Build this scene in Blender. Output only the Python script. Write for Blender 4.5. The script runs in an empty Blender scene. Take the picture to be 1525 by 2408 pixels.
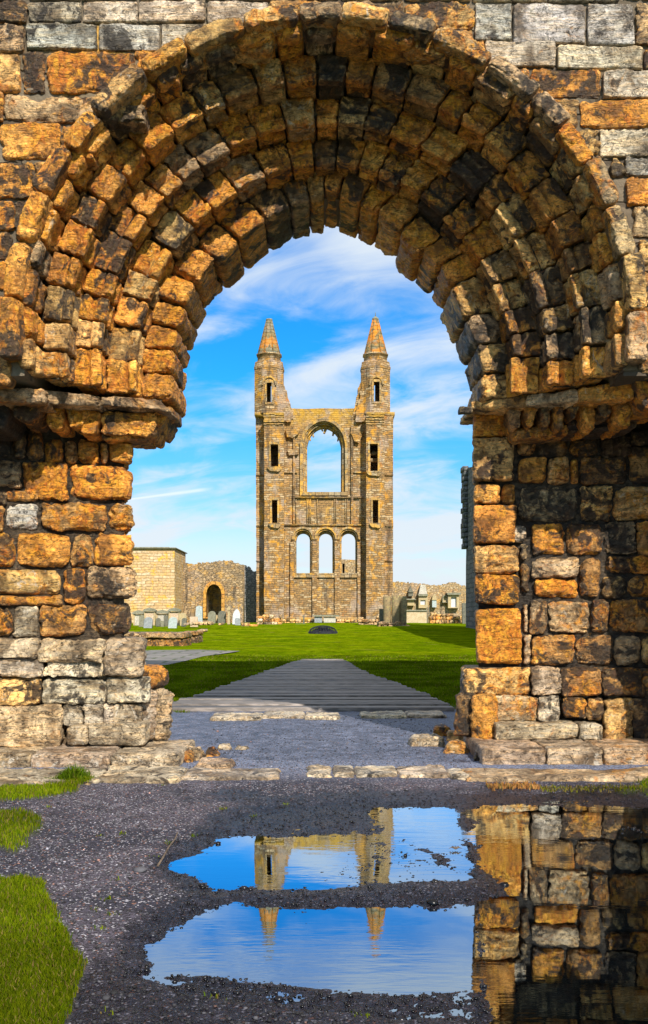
import bpy, math, random
import numpy as np
from mathutils import Vector, Matrix

random.seed(7)
RNG = np.random.default_rng(11)
scene = bpy.context.scene
COL = scene.collection
R = math.radians

# ------------------------------------------------------------------ camera
F, CX, HY, CAMZ = 2415.0, 762.5, 1454.0, 1.1      # focal length / horizon of a 1525 x 2408 view
cam_d = bpy.data.cameras.new("camera")
cam = bpy.data.objects.new("camera", cam_d)
COL.objects.link(cam)
cam.location = (0, 0, CAMZ)
cam.rotation_euler = (R(90), 0, 0)
cam_d.sensor_fit = 'VERTICAL'
cam_d.sensor_height = 36.0
cam_d.lens = F / 2408.0 * 36.0
cam_d.shift_y = (HY - 1204.0) / 2408.0
cam_d.clip_start = 0.05
cam_d.clip_end = 5000
scene.camera = cam

# ------------------------------------------------------------------ light
SUN_TO = Vector((1.72, -5.0, 3.75)).normalized()
sun_el = math.asin(SUN_TO.z)
sun_az = math.atan2(SUN_TO.x, SUN_TO.y)
sl = bpy.data.lights.new("sun", 'SUN')
sl.energy = 5.0
sl.angle = R(0.5)
sl.color = (1.0, 0.93, 0.82)
so = bpy.data.objects.new("sun", sl)
so.rotation_euler = SUN_TO.to_track_quat('Z', 'Y').to_euler()
COL.objects.link(so)

scene.view_settings.view_transform = 'Standard'
scene.view_settings.look = 'None'
scene.view_settings.exposure = 0.42
scene.view_settings.gamma = 1.0


class NT:
    """small node tree helper"""
    def __init__(self, tree):
        self.t = tree
        tree.nodes.clear()

    def n(self, typ, ins=None, **kw):
        nd = self.t.nodes.new(typ)
        for k, v in kw.items():
            setattr(nd, k, v)
        for k, v in (ins or {}).items():
            s = nd.inputs[k]
            if isinstance(v, bpy.types.NodeSocket):
                self.t.links.new(v, s)
            else:
                s.default_value = v
        return nd

    def math(self, op, a, b=None, c=None, clamp=False):
        d = {0: a}
        if b is not None: d[1] = b
        if c is not None: d[2] = c
        return self.n('ShaderNodeMath', d, operation=op, use_clamp=clamp).outputs[0]

    def mix(self, fac, a, b, blend='MIX'):
        nd = self.n('ShaderNodeMix', {0: fac, 6: a, 7: b}, data_type='RGBA', blend_type=blend)
        return nd.outputs[2]

    def noise(self, vec, scale, detail=5, rough=0.55, dist=0.0, out=0):
        return self.n('ShaderNodeTexNoise', {'Vector': vec, 'Scale': scale, 'Detail': detail,
                      'Roughness': rough, 'Distortion': dist}).outputs[out]

    def ss(self, v, a, b):
        return self.n('ShaderNodeMapRange', {0: v, 1: a, 2: b, 3: 0.0, 4: 1.0},
                      interpolation_type='SMOOTHSTEP').outputs[0]

    def vmul(self, v, xyz):
        return self.n('ShaderNodeVectorMath', {0: v, 1: xyz}, operation='MULTIPLY').outputs[0]


def rgb(c):
    return (c[0], c[1], c[2], 1.0)


# ------------------------------------------------------------------ sky
world = bpy.data.worlds.new("World")
scene.world = world
world.use_nodes = True
W = NT(world.node_tree)
sky = W.n('ShaderNodeTexSky', sky_type='NISHITA', sun_disc=False, sun_elevation=sun_el,
          sun_rotation=sun_az, altitude=50, air_density=1.0, dust_density=0.4, ozone_density=2.5)
tc = W.n('ShaderNodeTexCoord')
D_ = tc.outputs['Generated']
sep = W.n('ShaderNodeSeparateXYZ', {0: D_})
zc_ = W.math('MAXIMUM', sep.outputs[2], 0.0)
den = W.math('ADD', zc_, 0.16)
cu = W.math('DIVIDE', sep.outputs[0], den)
cv = W.math('DIVIDE', sep.outputs[1], den)
cvec = W.n('ShaderNodeCombineXYZ', {0: W.math('MULTIPLY_ADD', cv, 0.35, cu), 1: W.math('MULTIPLY', cv, 1.0), 2: 0.37}).outputs[0]
big = W.noise(cvec, 1.25, 4, 0.5, 0.6)
fine = W.noise(cvec, 3.4, 9, 0.62, 0.9)
cl = W.math('ADD', W.math('MULTIPLY', big, 0.72), W.math('MULTIPLY', fine, 0.34))
cov = W.math('ADD', W.math('MULTIPLY', W.ss(zc_, 0.26, 0.37), 0.165), W.math('MULTIPLY', W.ss(zc_, 0.17, 0.06), 0.12))
cmask = W.ss(W.math('ADD', cov, cl), 0.49, 0.70)
hz = W.ss(zc_, 0.13, 0.0)                              # thin veil of cloud low over the horizon
cmask = W.math('MAXIMUM', cmask, W.math('MULTIPLY', hz, W.math('MULTIPLY_ADD', fine, 0.7, 0.75), clamp=True), clamp=True)
blue = W.n('ShaderNodeHueSaturation', {'Saturation': 1.35, 'Value': 1.0, 'Color': sky.outputs[0]}).outputs[0]
blue = W.mix(1.0, blue, W.mix(W.ss(zc_, 0.06, 0.24), (0.80, 0.93, 1.08, 1), (0.22, 1.06, 1.36, 1)), 'MULTIPLY')
col = W.mix(W.math('MULTIPLY', cmask, 0.94), blue, (6.0, 6.6, 7.15, 1))
# an old vapour trail left of the tower
az = W.math('DIVIDE', sep.outputs[0], sep.outputs[1])
el = W.math('DIVIDE', sep.outputs[2], sep.outputs[1])
ln = W.math('ABSOLUTE', W.math('SUBTRACT', el, W.math('MULTIPLY_ADD', az, 0.13, 0.1405)))
tr = W.ss(ln, W.math('MULTIPLY_ADD', W.ss(az, -0.19, -0.12), 0.0012, 0.0016), 0.0002)
tr = W.math('MULTIPLY', tr, W.math('MULTIPLY', W.ss(az, -0.105, -0.125), W.ss(sep.outputs[1], 0.0, 0.2)))
col = W.mix(W.math('MULTIPLY', tr, 0.6), col, (7.5, 8.0, 8.6, 1))
bg = W.n('ShaderNodeBackground', {'Color': col, 'Strength': 0.10})
W.n('ShaderNodeOutputWorld', {0: bg.outputs[0]})

# ------------------------------------------------------------------ numpy noise
def _hash(ix, iy, iz):
    h = (ix.astype(np.uint32) * np.uint32(374761393) + iy.astype(np.uint32) * np.uint32(668265263)
         + iz.astype(np.uint32) * np.uint32(2246822519))
    h = (h ^ (h >> np.uint32(13))) * np.uint32(1274126177)
    h = (h ^ (h >> np.uint32(16))) * np.uint32(2654435761)
    h = h ^ (h >> np.uint32(15))
    return (h & np.uint32(0xFFFF)).astype(np.float32) / 32767.5 - 1.0


def vnoise(p):
    i = np.floor(p)
    f = (p - i).astype(np.float32)
    i = i.astype(np.int64)
    u = f * f * (3 - 2 * f)
    r = 0
    for dx in (0, 1):
        wx = u[:, 0] if dx else 1 - u[:, 0]
        for dy in (0, 1):
            wy = u[:, 1] if dy else 1 - u[:, 1]
            for dz in (0, 1):
                wz = u[:, 2] if dz else 1 - u[:, 2]
                r = r + wx * wy * wz * _hash(i[:, 0] + dx, i[:, 1] + dy, i[:, 2] + dz)
    return r


def fbm(p, o=4, g=0.5):
    a, s, r = 1.0, 1.0, 0
    for k in range(o):
        r = r + a * vnoise(p * s + k * 17.3)
        a *= g
        s *= 2.03
    return r


# ------------------------------------------------------------------ projection helpers
def at(X, Y, d):
    return Vector(((X - CX) / F * d, d, CAMZ + (HY - Y) / F * d))


def lawn_z(y):
    t = min(max((y - 42.0) / 63.0, 0), 1)
    return 0.62 * t * t * (3 - 2 * t)


def ground_d(Y):
    """distance along the ground at picture row Y"""
    lo, hi = 2.0, 400.0
    for _ in range(60):
        m = 0.5 * (lo + hi)
        if HY + (CAMZ - lawn_z(m)) / m * F > Y: lo = m
        else: hi = m
    return lo


# ------------------------------------------------------------------ object helpers
def thing(name, label, cat, loc=(0, 0, 0), group=None):
    o = bpy.data.objects.new(name, None)
    o.empty_display_size = 0.2
    COL.objects.link(o)
    o.location = loc
    o['label'] = label
    o['category'] = cat
    if group: o['group'] = group
    return o


def tag(o, label, cat, group=None):
    o['label'] = label
    o['category'] = cat
    if group: o['group'] = group
    return o


def struct(o, kind='structure'):
    o['kind'] = kind
    return o


def world_loc(o):
    v = Vector((0, 0, 0))
    while o is not None:
        v = v + o.location
        o = o.parent
    return v


class Acc:
    """collects quads / tris with per point colour data, links them as ONE mesh"""
    def __init__(self):
        self.v, self.q, self.t, self.c, self.m = [], [], [], [], []
        self.nv = 0

    def add(self, v, q=None, t=None, c=(0.3, 0.25, 0.18), m=(0.3, 0.3, 0.2, 0.5)):
        v = np.asarray(v, np.float32)
        n = len(v)
        self.v.append(v)
        if q is not None and len(q): self.q.append(np.asarray(q, np.int64) + self.nv)
        if t is not None and len(t): self.t.append(np.asarray(t, np.int64) + self.nv)
        cc = np.ones((n, 4), np.float32)
        cc[:, :3] = c
        self.c.append(cc)
        mm = np.zeros((n, 4), np.float32)
        mm[:] = m
        self.m.append(mm)
        self.nv += n

    def build(self, name, mat, parent=None, smooth=True, loc=None):
        v = np.concatenate(self.v)
        off = world_loc(parent) if parent is not None else Vector(loc or (0, 0, 0))
        v = v - np.array(off[:], np.float32)
        me = bpy.data.meshes.new(name)
        me.vertices.add(len(v))
        me.vertices.foreach_set('co', v.ravel())
        nq = sum(len(a) for a in self.q)
        nt = sum(len(a) for a in self.t)
        lv, ls = [], []
        if nq:
            qa = np.concatenate(self.q)
            lv.append(qa.ravel())
            ls.append(np.arange(nq) * 4)
        if nt:
            ta = np.concatenate(self.t)
            lv.append(ta.ravel())
            ls.append(nq * 4 + np.arange(nt) * 3)
        lv = np.concatenate(lv).astype(np.int32)
        ls = np.concatenate(ls).astype(np.int32)
        me.loops.add(len(lv))
        me.loops.foreach_set('vertex_index', lv)
        me.polygons.add(len(ls))
        me.polygons.foreach_set('loop_start', ls)
        if smooth:
            me.polygons.foreach_set('use_smooth', np.ones(len(ls), bool))
        a = me.attributes.new('tint', 'FLOAT_COLOR', 'POINT')
        a.data.foreach_set('color', np.concatenate(self.c).ravel())
        a = me.attributes.new('blend', 'FLOAT_COLOR', 'POINT')
        a.data.foreach_set('color', np.concatenate(self.m).ravel())
        me.update(calc_edges=True)
        me.validate()
        me.materials.append(mat)
        o = bpy.data.objects.new(name, me)
        COL.objects.link(o)
        if parent is not None: o.parent = parent
        else: o.location = off
        return o


# ------------------------------------------------------------------ stones
_lat = {}
def lattice(nu, nv, nw, back=False):
    key = (nu, nv, nw, back)
    if key in _lat: return _lat[key]
    faces = []
    def grid(A, B, fn, flip):
        i, j = np.meshgrid(np.arange(A), np.arange(B), indexing='ij')
        c = [fn(i, j), fn(i + 1, j), fn(i + 1, j + 1), fn(i, j + 1)]
        c = [np.stack([np.broadcast_to(x, i.shape) for x in k], -1).reshape(-1, 3) for k in c]
        if flip: c = c[::-1]
        faces.append(np.stack(c, 1))
    z = 0
    grid(nu, nv, lambda i, j: (i, j, 0 * i), False)
    if back: grid(nu, nv, lambda i, j: (i, j, 0 * i + nw), True)
    grid(nu, nw, lambda i, j: (i, 0 * i, j), True)
    grid(nu, nw, lambda i, j: (i, 0 * i + nv, j), False)
    grid(nv, nw, lambda i, j: (0 * i, i, j), False)
    grid(nv, nw, lambda i, j: (0 * i + nu, i, j), True)
    f = np.concatenate(faces)
    k = f[..., 0] + (nu + 1) * (f[..., 1] + (nv + 1) * f[..., 2])
    uq, inv = np.unique(k.ravel(), return_inverse=True)
    pts = np.stack([uq % (nu + 1), (uq // (nu + 1)) % (nv + 1), uq // ((nu + 1) * (nv + 1))], -1)
    _lat[key] = (pts.astype(np.float32), inv.reshape(-1, 4))
    return _lat[key]


def stone(acc, a, b, c, fmap, tint, mixv, r=0.03, step=0.012, rough=1.0, bed=0.4, pit=0.3, back=False,
          profile=None, seed=None, bulge=0.0):
    """one weathered block a x b x c metres; front face at w=0; fmap carries it into the world"""
    nu = int(min(max(round(a / step), 3), 40))
    nv = int(min(max(round(b / step), 3), 40))
    nw = int(min(max(round(min(c, 0.5) / (step * 1.25)), 3), 28))
    pts, quads = lattice(nu, nv, nw, back)
    p = pts / np.array([nu, nv, nw], np.float32) * 2 - 1
    p = 0.45 * p + 0.55 * np.sin(p * math.pi / 2)
    h = np.array([a, b, c], np.float32) / 2
    r = min(r, 0.48 * min(a, b, c))
    q0 = p * h
    sd = random.random() * 200 if seed is None else seed
    # radius that varies along the edges, so corners chip unevenly
    rr = r * np.clip(1.0 + 0.7 * vnoise(q0 * 9 + sd), 0.25, 1.9)[:, None]
    rr = np.minimum(rr, 0.49 * min(a, b, c))
    q = np.clip(q0, -(h - rr), h - rr)
    d = q0 - q
    ln = np.linalg.norm(d, axis=1, keepdims=True)
    nrm = d / np.maximum(ln, 1e-6)
    pos = q + nrm * np.minimum(ln, rr)
    s = pos + sd
    disp = 0.0085 * fbm(s * 6.0, 2, 0.5) + 0.0085 * fbm(s * 23.0, 4, 0.65) + 0.003
    rg = 1 - np.abs(vnoise(s * np.array([8.0, 11.0, 8.0], np.float32) + 7))
    disp = disp - 0.020 * np.clip(rg - 0.86, 0, 1) / 0.14 * np.clip(vnoise(s * 3.0 + 90) + 0.35, 0, 1)
    disp = np.where(np.abs(nrm[:, 2]) < 0.5, disp * 0.55, disp)
    if bed > 0:
        sb = s.copy()
        sb[:, 1] += 0.03 * vnoise(s * 6)
        lay = fbm(sb * np.array([3.0, 26.0, 3.0], np.float32), 2, 0.6)
        disp = disp + bed * 0.010 * np.where(lay > 0, lay * 0.6, lay * 1.5)
    if pit > 0:
        pz = vnoise(s * 34.0)
        region = np.clip(vnoise(s * 5.0 + 31) * 2.0 + 0.2, 0, 1)
        disp = disp - pit * 0.030 * np.clip(pz - 0.25, 0, 1) * region
    pos = pos + nrm * (disp * rough)[:, None]
    if bulge:
        fr_ = np.clip(1 - (pos[:, 0] / h[0]) ** 2, 0, 1) * np.clip(1 - (pos[:, 1] / h[1]) ** 2, 0, 1)
        pos[:, 2] -= bulge * fr_ * (nrm[:, 2] < -0.2)
    if profile is not None:
        pos = profile(pos, h)
    pos[:, 2] += h[2]
    acc.add(fmap(pos), q=quads, c=tint, m=mixv)


PAL = {  # tint, (ochre, black, pale) likelihoods
    'o': ((0.60, 0.285, 0.055), (0.70, 0.40, 0.32)),
    'y': ((0.70, 0.38, 0.085), (0.68, 0.30, 0.44)),
    't': ((0.56, 0.36, 0.14), (0.50, 0.42, 0.50)),
    'g': ((0.36, 0.26, 0.155), (0.42, 0.48, 0.44)),
    's': ((0.42, 0.415, 0.41), (0.14, 0.30, 0.62)),
    'b': ((0.36, 0.205, 0.075), (0.62, 0.48, 0.36)),
    'd': ((0.18, 0.112, 0.050), (0.66, 0.64, 0.32)),
    'k': ((0.070, 0.050, 0.032), (0.50, 0.82, 0.20)),
    'w': ((0.50, 0.44, 0.36), (0.16, 0.30, 0.56)),
    'p': ((0.52, 0.40, 0.27), (0.26, 0.26, 0.52)),
    'q': ((0.43, 0.35, 0.265), (0.10, 0.22, 0.62)),
}


def pal(code):
    t, m = PAL[code]
    j = random.uniform(0.80, 1.2)
    t = tuple(max(0.01, x * j * random.uniform(0.97, 1.03)) for x in t)
    m = tuple(min(1, max(0, x + random.uniform(-0.14, 0.14))) for x in m) + (random.random(),)
    return t, m


class Line:
    """a vertical masonry face that follows a straight line on the ground"""
    def __init__(self, p0, p1):
        self.p0 = np.array(p0, float)
        self.p1 = np.array(p1, float)
        e = self.p1 - self.p0
        self.L = np.linalg.norm(e)
        self.e = e / self.L
        n = np.array([self.e[1], -self.e[0]])
        if n[1] > 0: n = -n
        self.n = n                                # points towards the viewer's side

    def hit(self, X, Y):
        rx = (X - CX) / F
        e, p = self.e, self.p0
        # p + s e = t (rx, 1)
        s = (p[1] * rx - p[0]) / (e[0] - e[1] * rx)
        d = p[1] + s * e[1]
        return s, CAMZ + (HY - Y) / F * d

    def fmap(self, s0, z0, proud, skew=(0, 0, 0, 0), tilt=(0, 0)):
        e, n, p = self.e, self.n, self.p0
        def f(q):
            u, v, w = q[:, 0], q[:, 1], q[:, 2]
            w = w - proud + tilt[0] * u + tilt[1] * v
            s = s0 + u + skew[0] * v + skew[1] * u * v
            z = z0 + v + skew[2] * u + skew[3] * u * v
            return np.stack([p[0] + e[0] * s - n[0] * w, p[1] + e[1] * s - n[1] * w, z], -1)
        return f


def wall_stone(acc, line, X0, Y0, X1, Y1, code, proud=0.0, depth=0.28, r=0.03, rough=1.0, bed=0.4, pit=0.3,
               gap=0.008, step=0.012, jit=1.0, lean=0.0):
    s0, za = line.hit(X0, (Y0 + Y1) / 2)
    s1, zb = line.hit(X1, (Y0 + Y1) / 2)
    _, zt0 = line.hit(X0, Y0); _, zt1 = line.hit(X1, Y0)
    _, zb0 = line.hit(X0, Y1); _, zb1 = line.hit(X1, Y1)
    zt, zb_ = (zt0 + zt1) / 2, (zb0 + zb1) / 2
    a = abs(s1 - s0) - gap
    b = (zt - zb_) - gap
    if a < 0.02 or b < 0.02: return
    t, m = pal(code)
    sk = [random.uniform(-0.05, 0.05) * jit, random.uniform(-0.12, 0.12) * jit, random.uniform(-0.03, 0.03) * jit, random.uniform(-0.12, 0.12) * jit]
    fm = line.fmap((s0 + s1) / 2, (zt + zb_) / 2, proud + random.uniform(-0.012, 0.012) * jit, sk,
                   (random.uniform(-0.07, 0.07) * jit, random.uniform(-0.06, 0.06) * jit + lean))
    stone(acc, a, b, depth, fm, t, m, r=r * random.uniform(0.7, 1.35), rough=rough * random.uniform(0.7, 1.4), bed=bed * random.uniform(0.2, 1.8),
          pit=pit * random.uniform(0, 2.2), step=step, bulge=random.uniform(0.0, 0.030) if depth > 0.25 else 0.0)


# ------------------------------------------------------------------ materials
MATS = {}
def new_mat(name):
    m = bpy.data.materials.new(name)
    m.use_nodes = True
    MATS[name] = m
    return m, NT(m.node_tree)


def finish(N, color, rough=0.85, height=None, bump=0.5, dist=0.01, spec=0.25, **kw):
    ins = {'Base Color': color, 'Roughness': rough, 'Specular IOR Level': spec}
    if height is not None:
        b = N.n('ShaderNodeBump', {'Height': height, 'Strength': bump, 'Distance': dist})
        ins['Normal'] = b.outputs[0]
    ins.update(kw)
    p = N.n('ShaderNodeBsdfPrincipled', ins)
    N.n('ShaderNodeOutputMaterial', {0: p.outputs[0]})
    return p


def weathered_stone(name, bump=1.0):
    m, N = new_mat(name)
    co = N.n('ShaderNodeTexCoord').outputs['Object']
    ti = N.n('ShaderNodeAttribute', attribute_name='tint').outputs['Color']
    bl = N.n('ShaderNodeAttribute', attribute_name='blend')
    sp = N.n('ShaderNodeSeparateColor', {0: bl.outputs['Color']})
    och, blk, pale, rnd = sp.outputs[0], sp.outputs[1], sp.outputs[2], bl.outputs['Alpha']
    off = N.n('ShaderNodeCombineXYZ', {0: N.math('MULTIPLY', rnd, 31.0), 1: N.math('MULTIPLY', rnd, 17.0), 2: rnd}).outputs[0]
    v = N.n('ShaderNodeVectorMath', {0: co, 1: off}, operation='ADD').outputs[0]
    patch = N.noise(v, 6.5, 9, 0.66, 0.9)
    patch2 = N.noise(v, 6.5, 8, 0.66, 0.7)
    patch3 = N.noise(N.vmul(v, (1, 1, 0.75)), 12.0, 8, 0.70, 1.2)
    tone = N.noise(v, 4.5, 4, 0.6, 0.4)
    mid = N.noise(v, 30.0, 7, 0.70)
    grain = N.noise(v, 150.0, 3, 0.65)
    vein = N.noise(N.vmul(v, (1, 1, 2.2)), 5.0, 6, 0.6, 1.6)
    lay = N.noise(N.vmul(v, (3, 3, 26)), 1.6, 6, 0.65, 0.9)
    c = N.mix(N.ss(tone, 0.34, 0.66), N.mix(1.0, ti, (0.36, 0.30, 0.23, 1), 'MULTIPLY'), N.mix(1.0, ti, (1.50, 1.42, 1.26, 1), 'MULTIPLY'))
    c = N.mix(1.0, c, N.n('ShaderNodeMapRange', {0: mid, 1: 0.30, 2: 0.70, 3: 0.45, 4: 1.60}).outputs[0], 'MULTIPLY')
    c = N.mix(N.ss(lay, 0.47, 0.60), c, N.mix(1.0, c, (1.30, 1.16, 0.96, 1), 'MULTIPLY'))
    # iron ochre
    gl0 = N.noise(N.vmul(co, (1, 1, 0.7)), 2.7, 5, 0.6, 0.5)
    th = N.math('SUBTRACT', N.math('MULTIPLY_ADD', gl0, 0.5, 0.50), N.math('MULTIPLY', och, 0.42))
    f = N.ss(patch, N.math('SUBTRACT', th, 0.06), N.math('ADD', th, 0.10))
    oc = N.mix(N.ss(patch3, 0.36, 0.64), (0.54, 0.135, 0.003, 1), (0.84, 0.375, 0.018, 1))
    oc = N.mix(1.0, oc, N.n('ShaderNodeMapRange', {0: mid, 1: 0.30, 2: 0.70, 3: 0.45, 4: 1.5}).outputs[0], 'MULTIPLY')
    c = N.mix(N.math('MULTIPLY', f, 0.88), c, oc)
    # pale lichen and bare faces
    th = N.math('SUBTRACT', 0.85, N.math('MULTIPLY', pale, 0.42))
    f = N.ss(patch3, N.math('SUBTRACT', th, 0.05), N.math('ADD', th, 0.08))
    c = N.mix(N.math('MULTIPLY', f, 0.8), c, N.mix(mid, (0.58, 0.48, 0.34, 1), (0.70, 0.64, 0.55, 1)))
    # black crust
    gl1 = N.noise(N.vmul(co, (1, 1, 0.6)), 2.3, 5, 0.6, 0.5)
    gl2 = N.noise(N.vmul(co, (1, 1, 0.8)), 3.1, 5, 0.6, 0.5)
    th = N.math('SUBTRACT', N.math('MULTIPLY_ADD', gl1, 0.75, 0.395), N.math('MULTIPLY', blk, 0.49))
    f = N.ss(patch2, N.math('SUBTRACT', th, 0.035), N.math('ADD', th, 0.055))
    c = N.mix(N.math('MULTIPLY', f, 0.92), c, N.mix(mid, (0.007, 0.0055, 0.004, 1), (0.050, 0.037, 0.026, 1)))
    # bright edge highlights painted into the colour along convex arrises
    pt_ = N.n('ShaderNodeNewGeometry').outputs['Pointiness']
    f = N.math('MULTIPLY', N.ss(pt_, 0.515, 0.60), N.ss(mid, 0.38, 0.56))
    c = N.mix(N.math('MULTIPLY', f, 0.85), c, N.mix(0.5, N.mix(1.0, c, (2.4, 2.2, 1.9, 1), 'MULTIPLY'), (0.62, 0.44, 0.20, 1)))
    # fine dark cracks
    cr = N.ss(N.math('ABSOLUTE', N.math('SUBTRACT', vein, 0.5)), 0.014, 0.003)
    c = N.mix(N.math('MULTIPLY', cr, 0.75), c, (0.015, 0.011, 0.008, 1))
    sp1 = N.ss(grain, 0.58, 0.70)
    c = N.mix(N.math('MULTIPLY', sp1, 0.55), c, N.mix(1.0, c, (0.25, 0.22, 0.20, 1), 'MULTIPLY'))
    sp2 = N.ss(grain, 0.40, 0.30)
    c = N.mix(N.math('MULTIPLY', sp2, 0.30), c, N.mix(1.0, c, (1.9, 1.8, 1.6, 1), 'MULTIPLY'))
    h = N.math('ADD', N.math('MULTIPLY', mid, 1.0), N.math('ADD', N.math('MULTIPLY', grain, 0.30), N.math('MULTIPLY', lay, 0.9)))
    h = N.math('SUBTRACT', N.math('MULTIPLY_ADD', patch, 0.9, h), N.math('MULTIPLY', cr, 0.5))
    finish(N, c, N.n('ShaderNodeMapRange', {0: mid, 1: 0.3, 2: 0.7, 3: 0.34, 4: 0.75}).outputs[0], h, bump, 0.030, 0.55)
    return m


def mortar_mat():
    m, N = new_mat('mortar')
    co = N.n('ShaderNodeTexCoord').outputs['Object']
    a = N.noise(co, 9, 7, 0.65)
    b = N.noise(co, 60, 4, 0.6)
    c = N.mix(N.ss(a, 0.40, 0.62), (0.10, 0.085, 0.065, 1), (0.32, 0.26, 0.19, 1))
    c = N.mix(N.ss(b, 0.55, 0.7), c, (0.45, 0.38, 0.30, 1))
    finish(N, c, 0.95, N.math('ADD', a, N.math('MULTIPLY', b, 0.4)), 0.9, 0.02)
    return m


def far_masonry(name, c1, c2, c3, mort, bw=0.8, bh=0.34, lichen=0.4, black=0.35, warm=(0.60, 0.27, 0.03), bump=0.7, squash=1.0, och_top=None, cells=False, blotch=0.0):
    """coursed stone seen at a distance: brick cells with per cell colour, weather and lichen"""
    m, N = new_mat(name)
    co = N.n('ShaderNodeTexCoord').outputs['Object']
    geo = N.n('ShaderNodeNewGeometry')
    nz = N.n('ShaderNodeSeparateXYZ', {0: geo.outputs['True Normal']})
    s = N.n('ShaderNodeSeparateXYZ', {0: co})
    wob = N.noise(co, 0.9, 4, 0.6)
    side = N.math('GREATER_THAN', N.math('ABSOLUTE', nz.outputs[0]), 0.8)
    hx = N.n('ShaderNodeMix', {0: side, 2: s.outputs[0], 3: s.outputs[1]}, data_type='FLOAT').outputs[0]
    uv = N.n('ShaderNodeCombineXYZ', {0: N.math('MULTIPLY_ADD', wob, 0.5, hx), 1: N.math('MULTIPLY_ADD', wob, 0.42, s.outputs[2]), 2: 0.0}).outputs[0]
    br = N.n('ShaderNodeTexBrick', {'Vector': uv, 'Color1': rgb(c1), 'Color2': rgb(c2), 'Mortar': rgb(mort), 'Scale': 1.0, 'Mortar Size': 0.028,
             'Mortar Smooth': 0.4, 'Bias': -0.1, 'Brick Width': bw, 'Row Height': bh}, offset=0.5, squash=squash, squash_frequency=3)
    uv2 = N.n('ShaderNodeVectorMath', {0: uv, 1: (bw * 40.0, bh * 62.0, 0)}, operation='ADD').outputs[0]
    br2 = N.n('ShaderNodeTexBrick', {'Vector': uv2, 'Color1': (0, 0, 0, 1), 'Color2': (1, 1, 1, 1), 'Mortar': (0.5, 0.5, 0.5, 1), 'Scale': 1.0, 'Mortar Size': 0.0,
             'Brick Width': bw, 'Row Height': bh}, offset=0.5, squash=squash, squash_frequency=3)
    cell = N.n('ShaderNodeSeparateColor', {0: br2.outputs[0]}).outputs[0]
    brc, brf = br.outputs[0], br.outputs['Fac']
    if cells:                                     # random rubble: irregular flattened stones instead of courses
        vv = N.n('ShaderNodeCombineXYZ', {0: N.math('MULTIPLY_ADD', wob, 0.5, hx), 1: N.math('MULTIPLY', N.math('MULTIPLY_ADD', wob, 0.4, s.outputs[2]), 1.75), 2: 0.0}).outputs[0]
        vo = N.n('ShaderNodeTexVoronoi', {'Vector': vv, 'Scale': 1.0 / (bw * 0.85), 'Randomness': 0.85}, voronoi_dimensions='2D')
        ve = N.n('ShaderNodeTexVoronoi', {'Vector': vv, 'Scale': 1.0 / (bw * 0.85), 'Randomness': 0.85}, voronoi_dimensions='2D', feature='DISTANCE_TO_EDGE')
        vc = N.n('ShaderNodeSeparateColor', {0: vo.outputs['Color']})
        cell = vc.outputs[0]
        brf = N.ss(ve.outputs['Distance'], 0.10, 0.03)
        brc = N.mix(brf, N.mix(vc.outputs[1], rgb(c1), rgb(c2)), rgb(mort))
    n1 = N.noise(co, 0.35, 6, 0.6, 0.5)
    n2 = N.noise(co, 1.1, 7, 0.65, 0.4)
    n3 = N.noise(co, 4.0, 6, 0.65)
    nv = N.noise(N.vmul(co, (1.2, 1.2, 0.18)), 1.0, 6, 0.62)
    c = N.mix(N.math('MULTIPLY', N.ss(cell, 0.55, 0.95), N.math('SUBTRACT', 1.0, brf)), brc, rgb(c3))
    c = N.mix(1.0, c, N.n('ShaderNodeMapRange', {0: n3, 1: 0.25, 2: 0.75, 3: 0.5, 4: 1.5}).outputs[0], 'MULTIPLY')
    f = N.ss(n2, 0.62 - 0.2 * lichen, 0.74 - 0.2 * lichen)
    f = N.math('MULTIPLY', f, N.ss(n1, 0.36, 0.56))
    c = N.mix(N.math('MULTIPLY', f, 0.85), c, N.mix(n3, rgb(warm), rgb((warm[0] * 1.1, warm[1] * 1.55, warm[2] * 3))))
    if blotch:
        n4 = N.noise(N.vmul(co, (1, 1, 0.7)), 0.55, 6, 0.65, 0.6)
        c = N.mix(N.math('MULTIPLY', N.ss(n4, 0.50, 0.66), blotch), c, N.mix(n3, (0.26, 0.20, 0.15, 1), (0.46, 0.36, 0.29, 1)))
        n5 = N.noise(co, 0.8, 6, 0.7, 0.8)
        c = N.mix(N.math('MULTIPLY', N.ss(n5, 0.58, 0.70), blotch), c, N.mix(n3, (0.36, 0.13, 0.03, 1), (0.56, 0.23, 0.05, 1)))
    f = N.ss(nv, 0.68 - 0.25 * black, 0.80 - 0.25 * black)
    c = N.mix(N.math('MULTIPLY', f, 0.65), c, (0.05, 0.042, 0.035, 1))
    if och_top is not None:                       # crust of yellow lichen along an exposed top edge
        f = N.math('MULTIPLY', N.ss(s.outputs[2], och_top[0], och_top[1]), N.ss(n2, 0.36, 0.56))
        c = N.mix(N.math('MULTIPLY', f, 0.8), c, N.mix(n3, (0.38, 0.20, 0.02, 1), (0.62, 0.36, 0.05, 1)))
    h = N.math('SUBTRACT', N.math('MULTIPLY_ADD', n3, 0.8, N.math('MULTIPLY', cell, 0.5)), N.math('MULTIPLY', brf, 0.9))
    finish(N, c, 0.9, h, bump, 0.10, 0.15)
    return m


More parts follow.
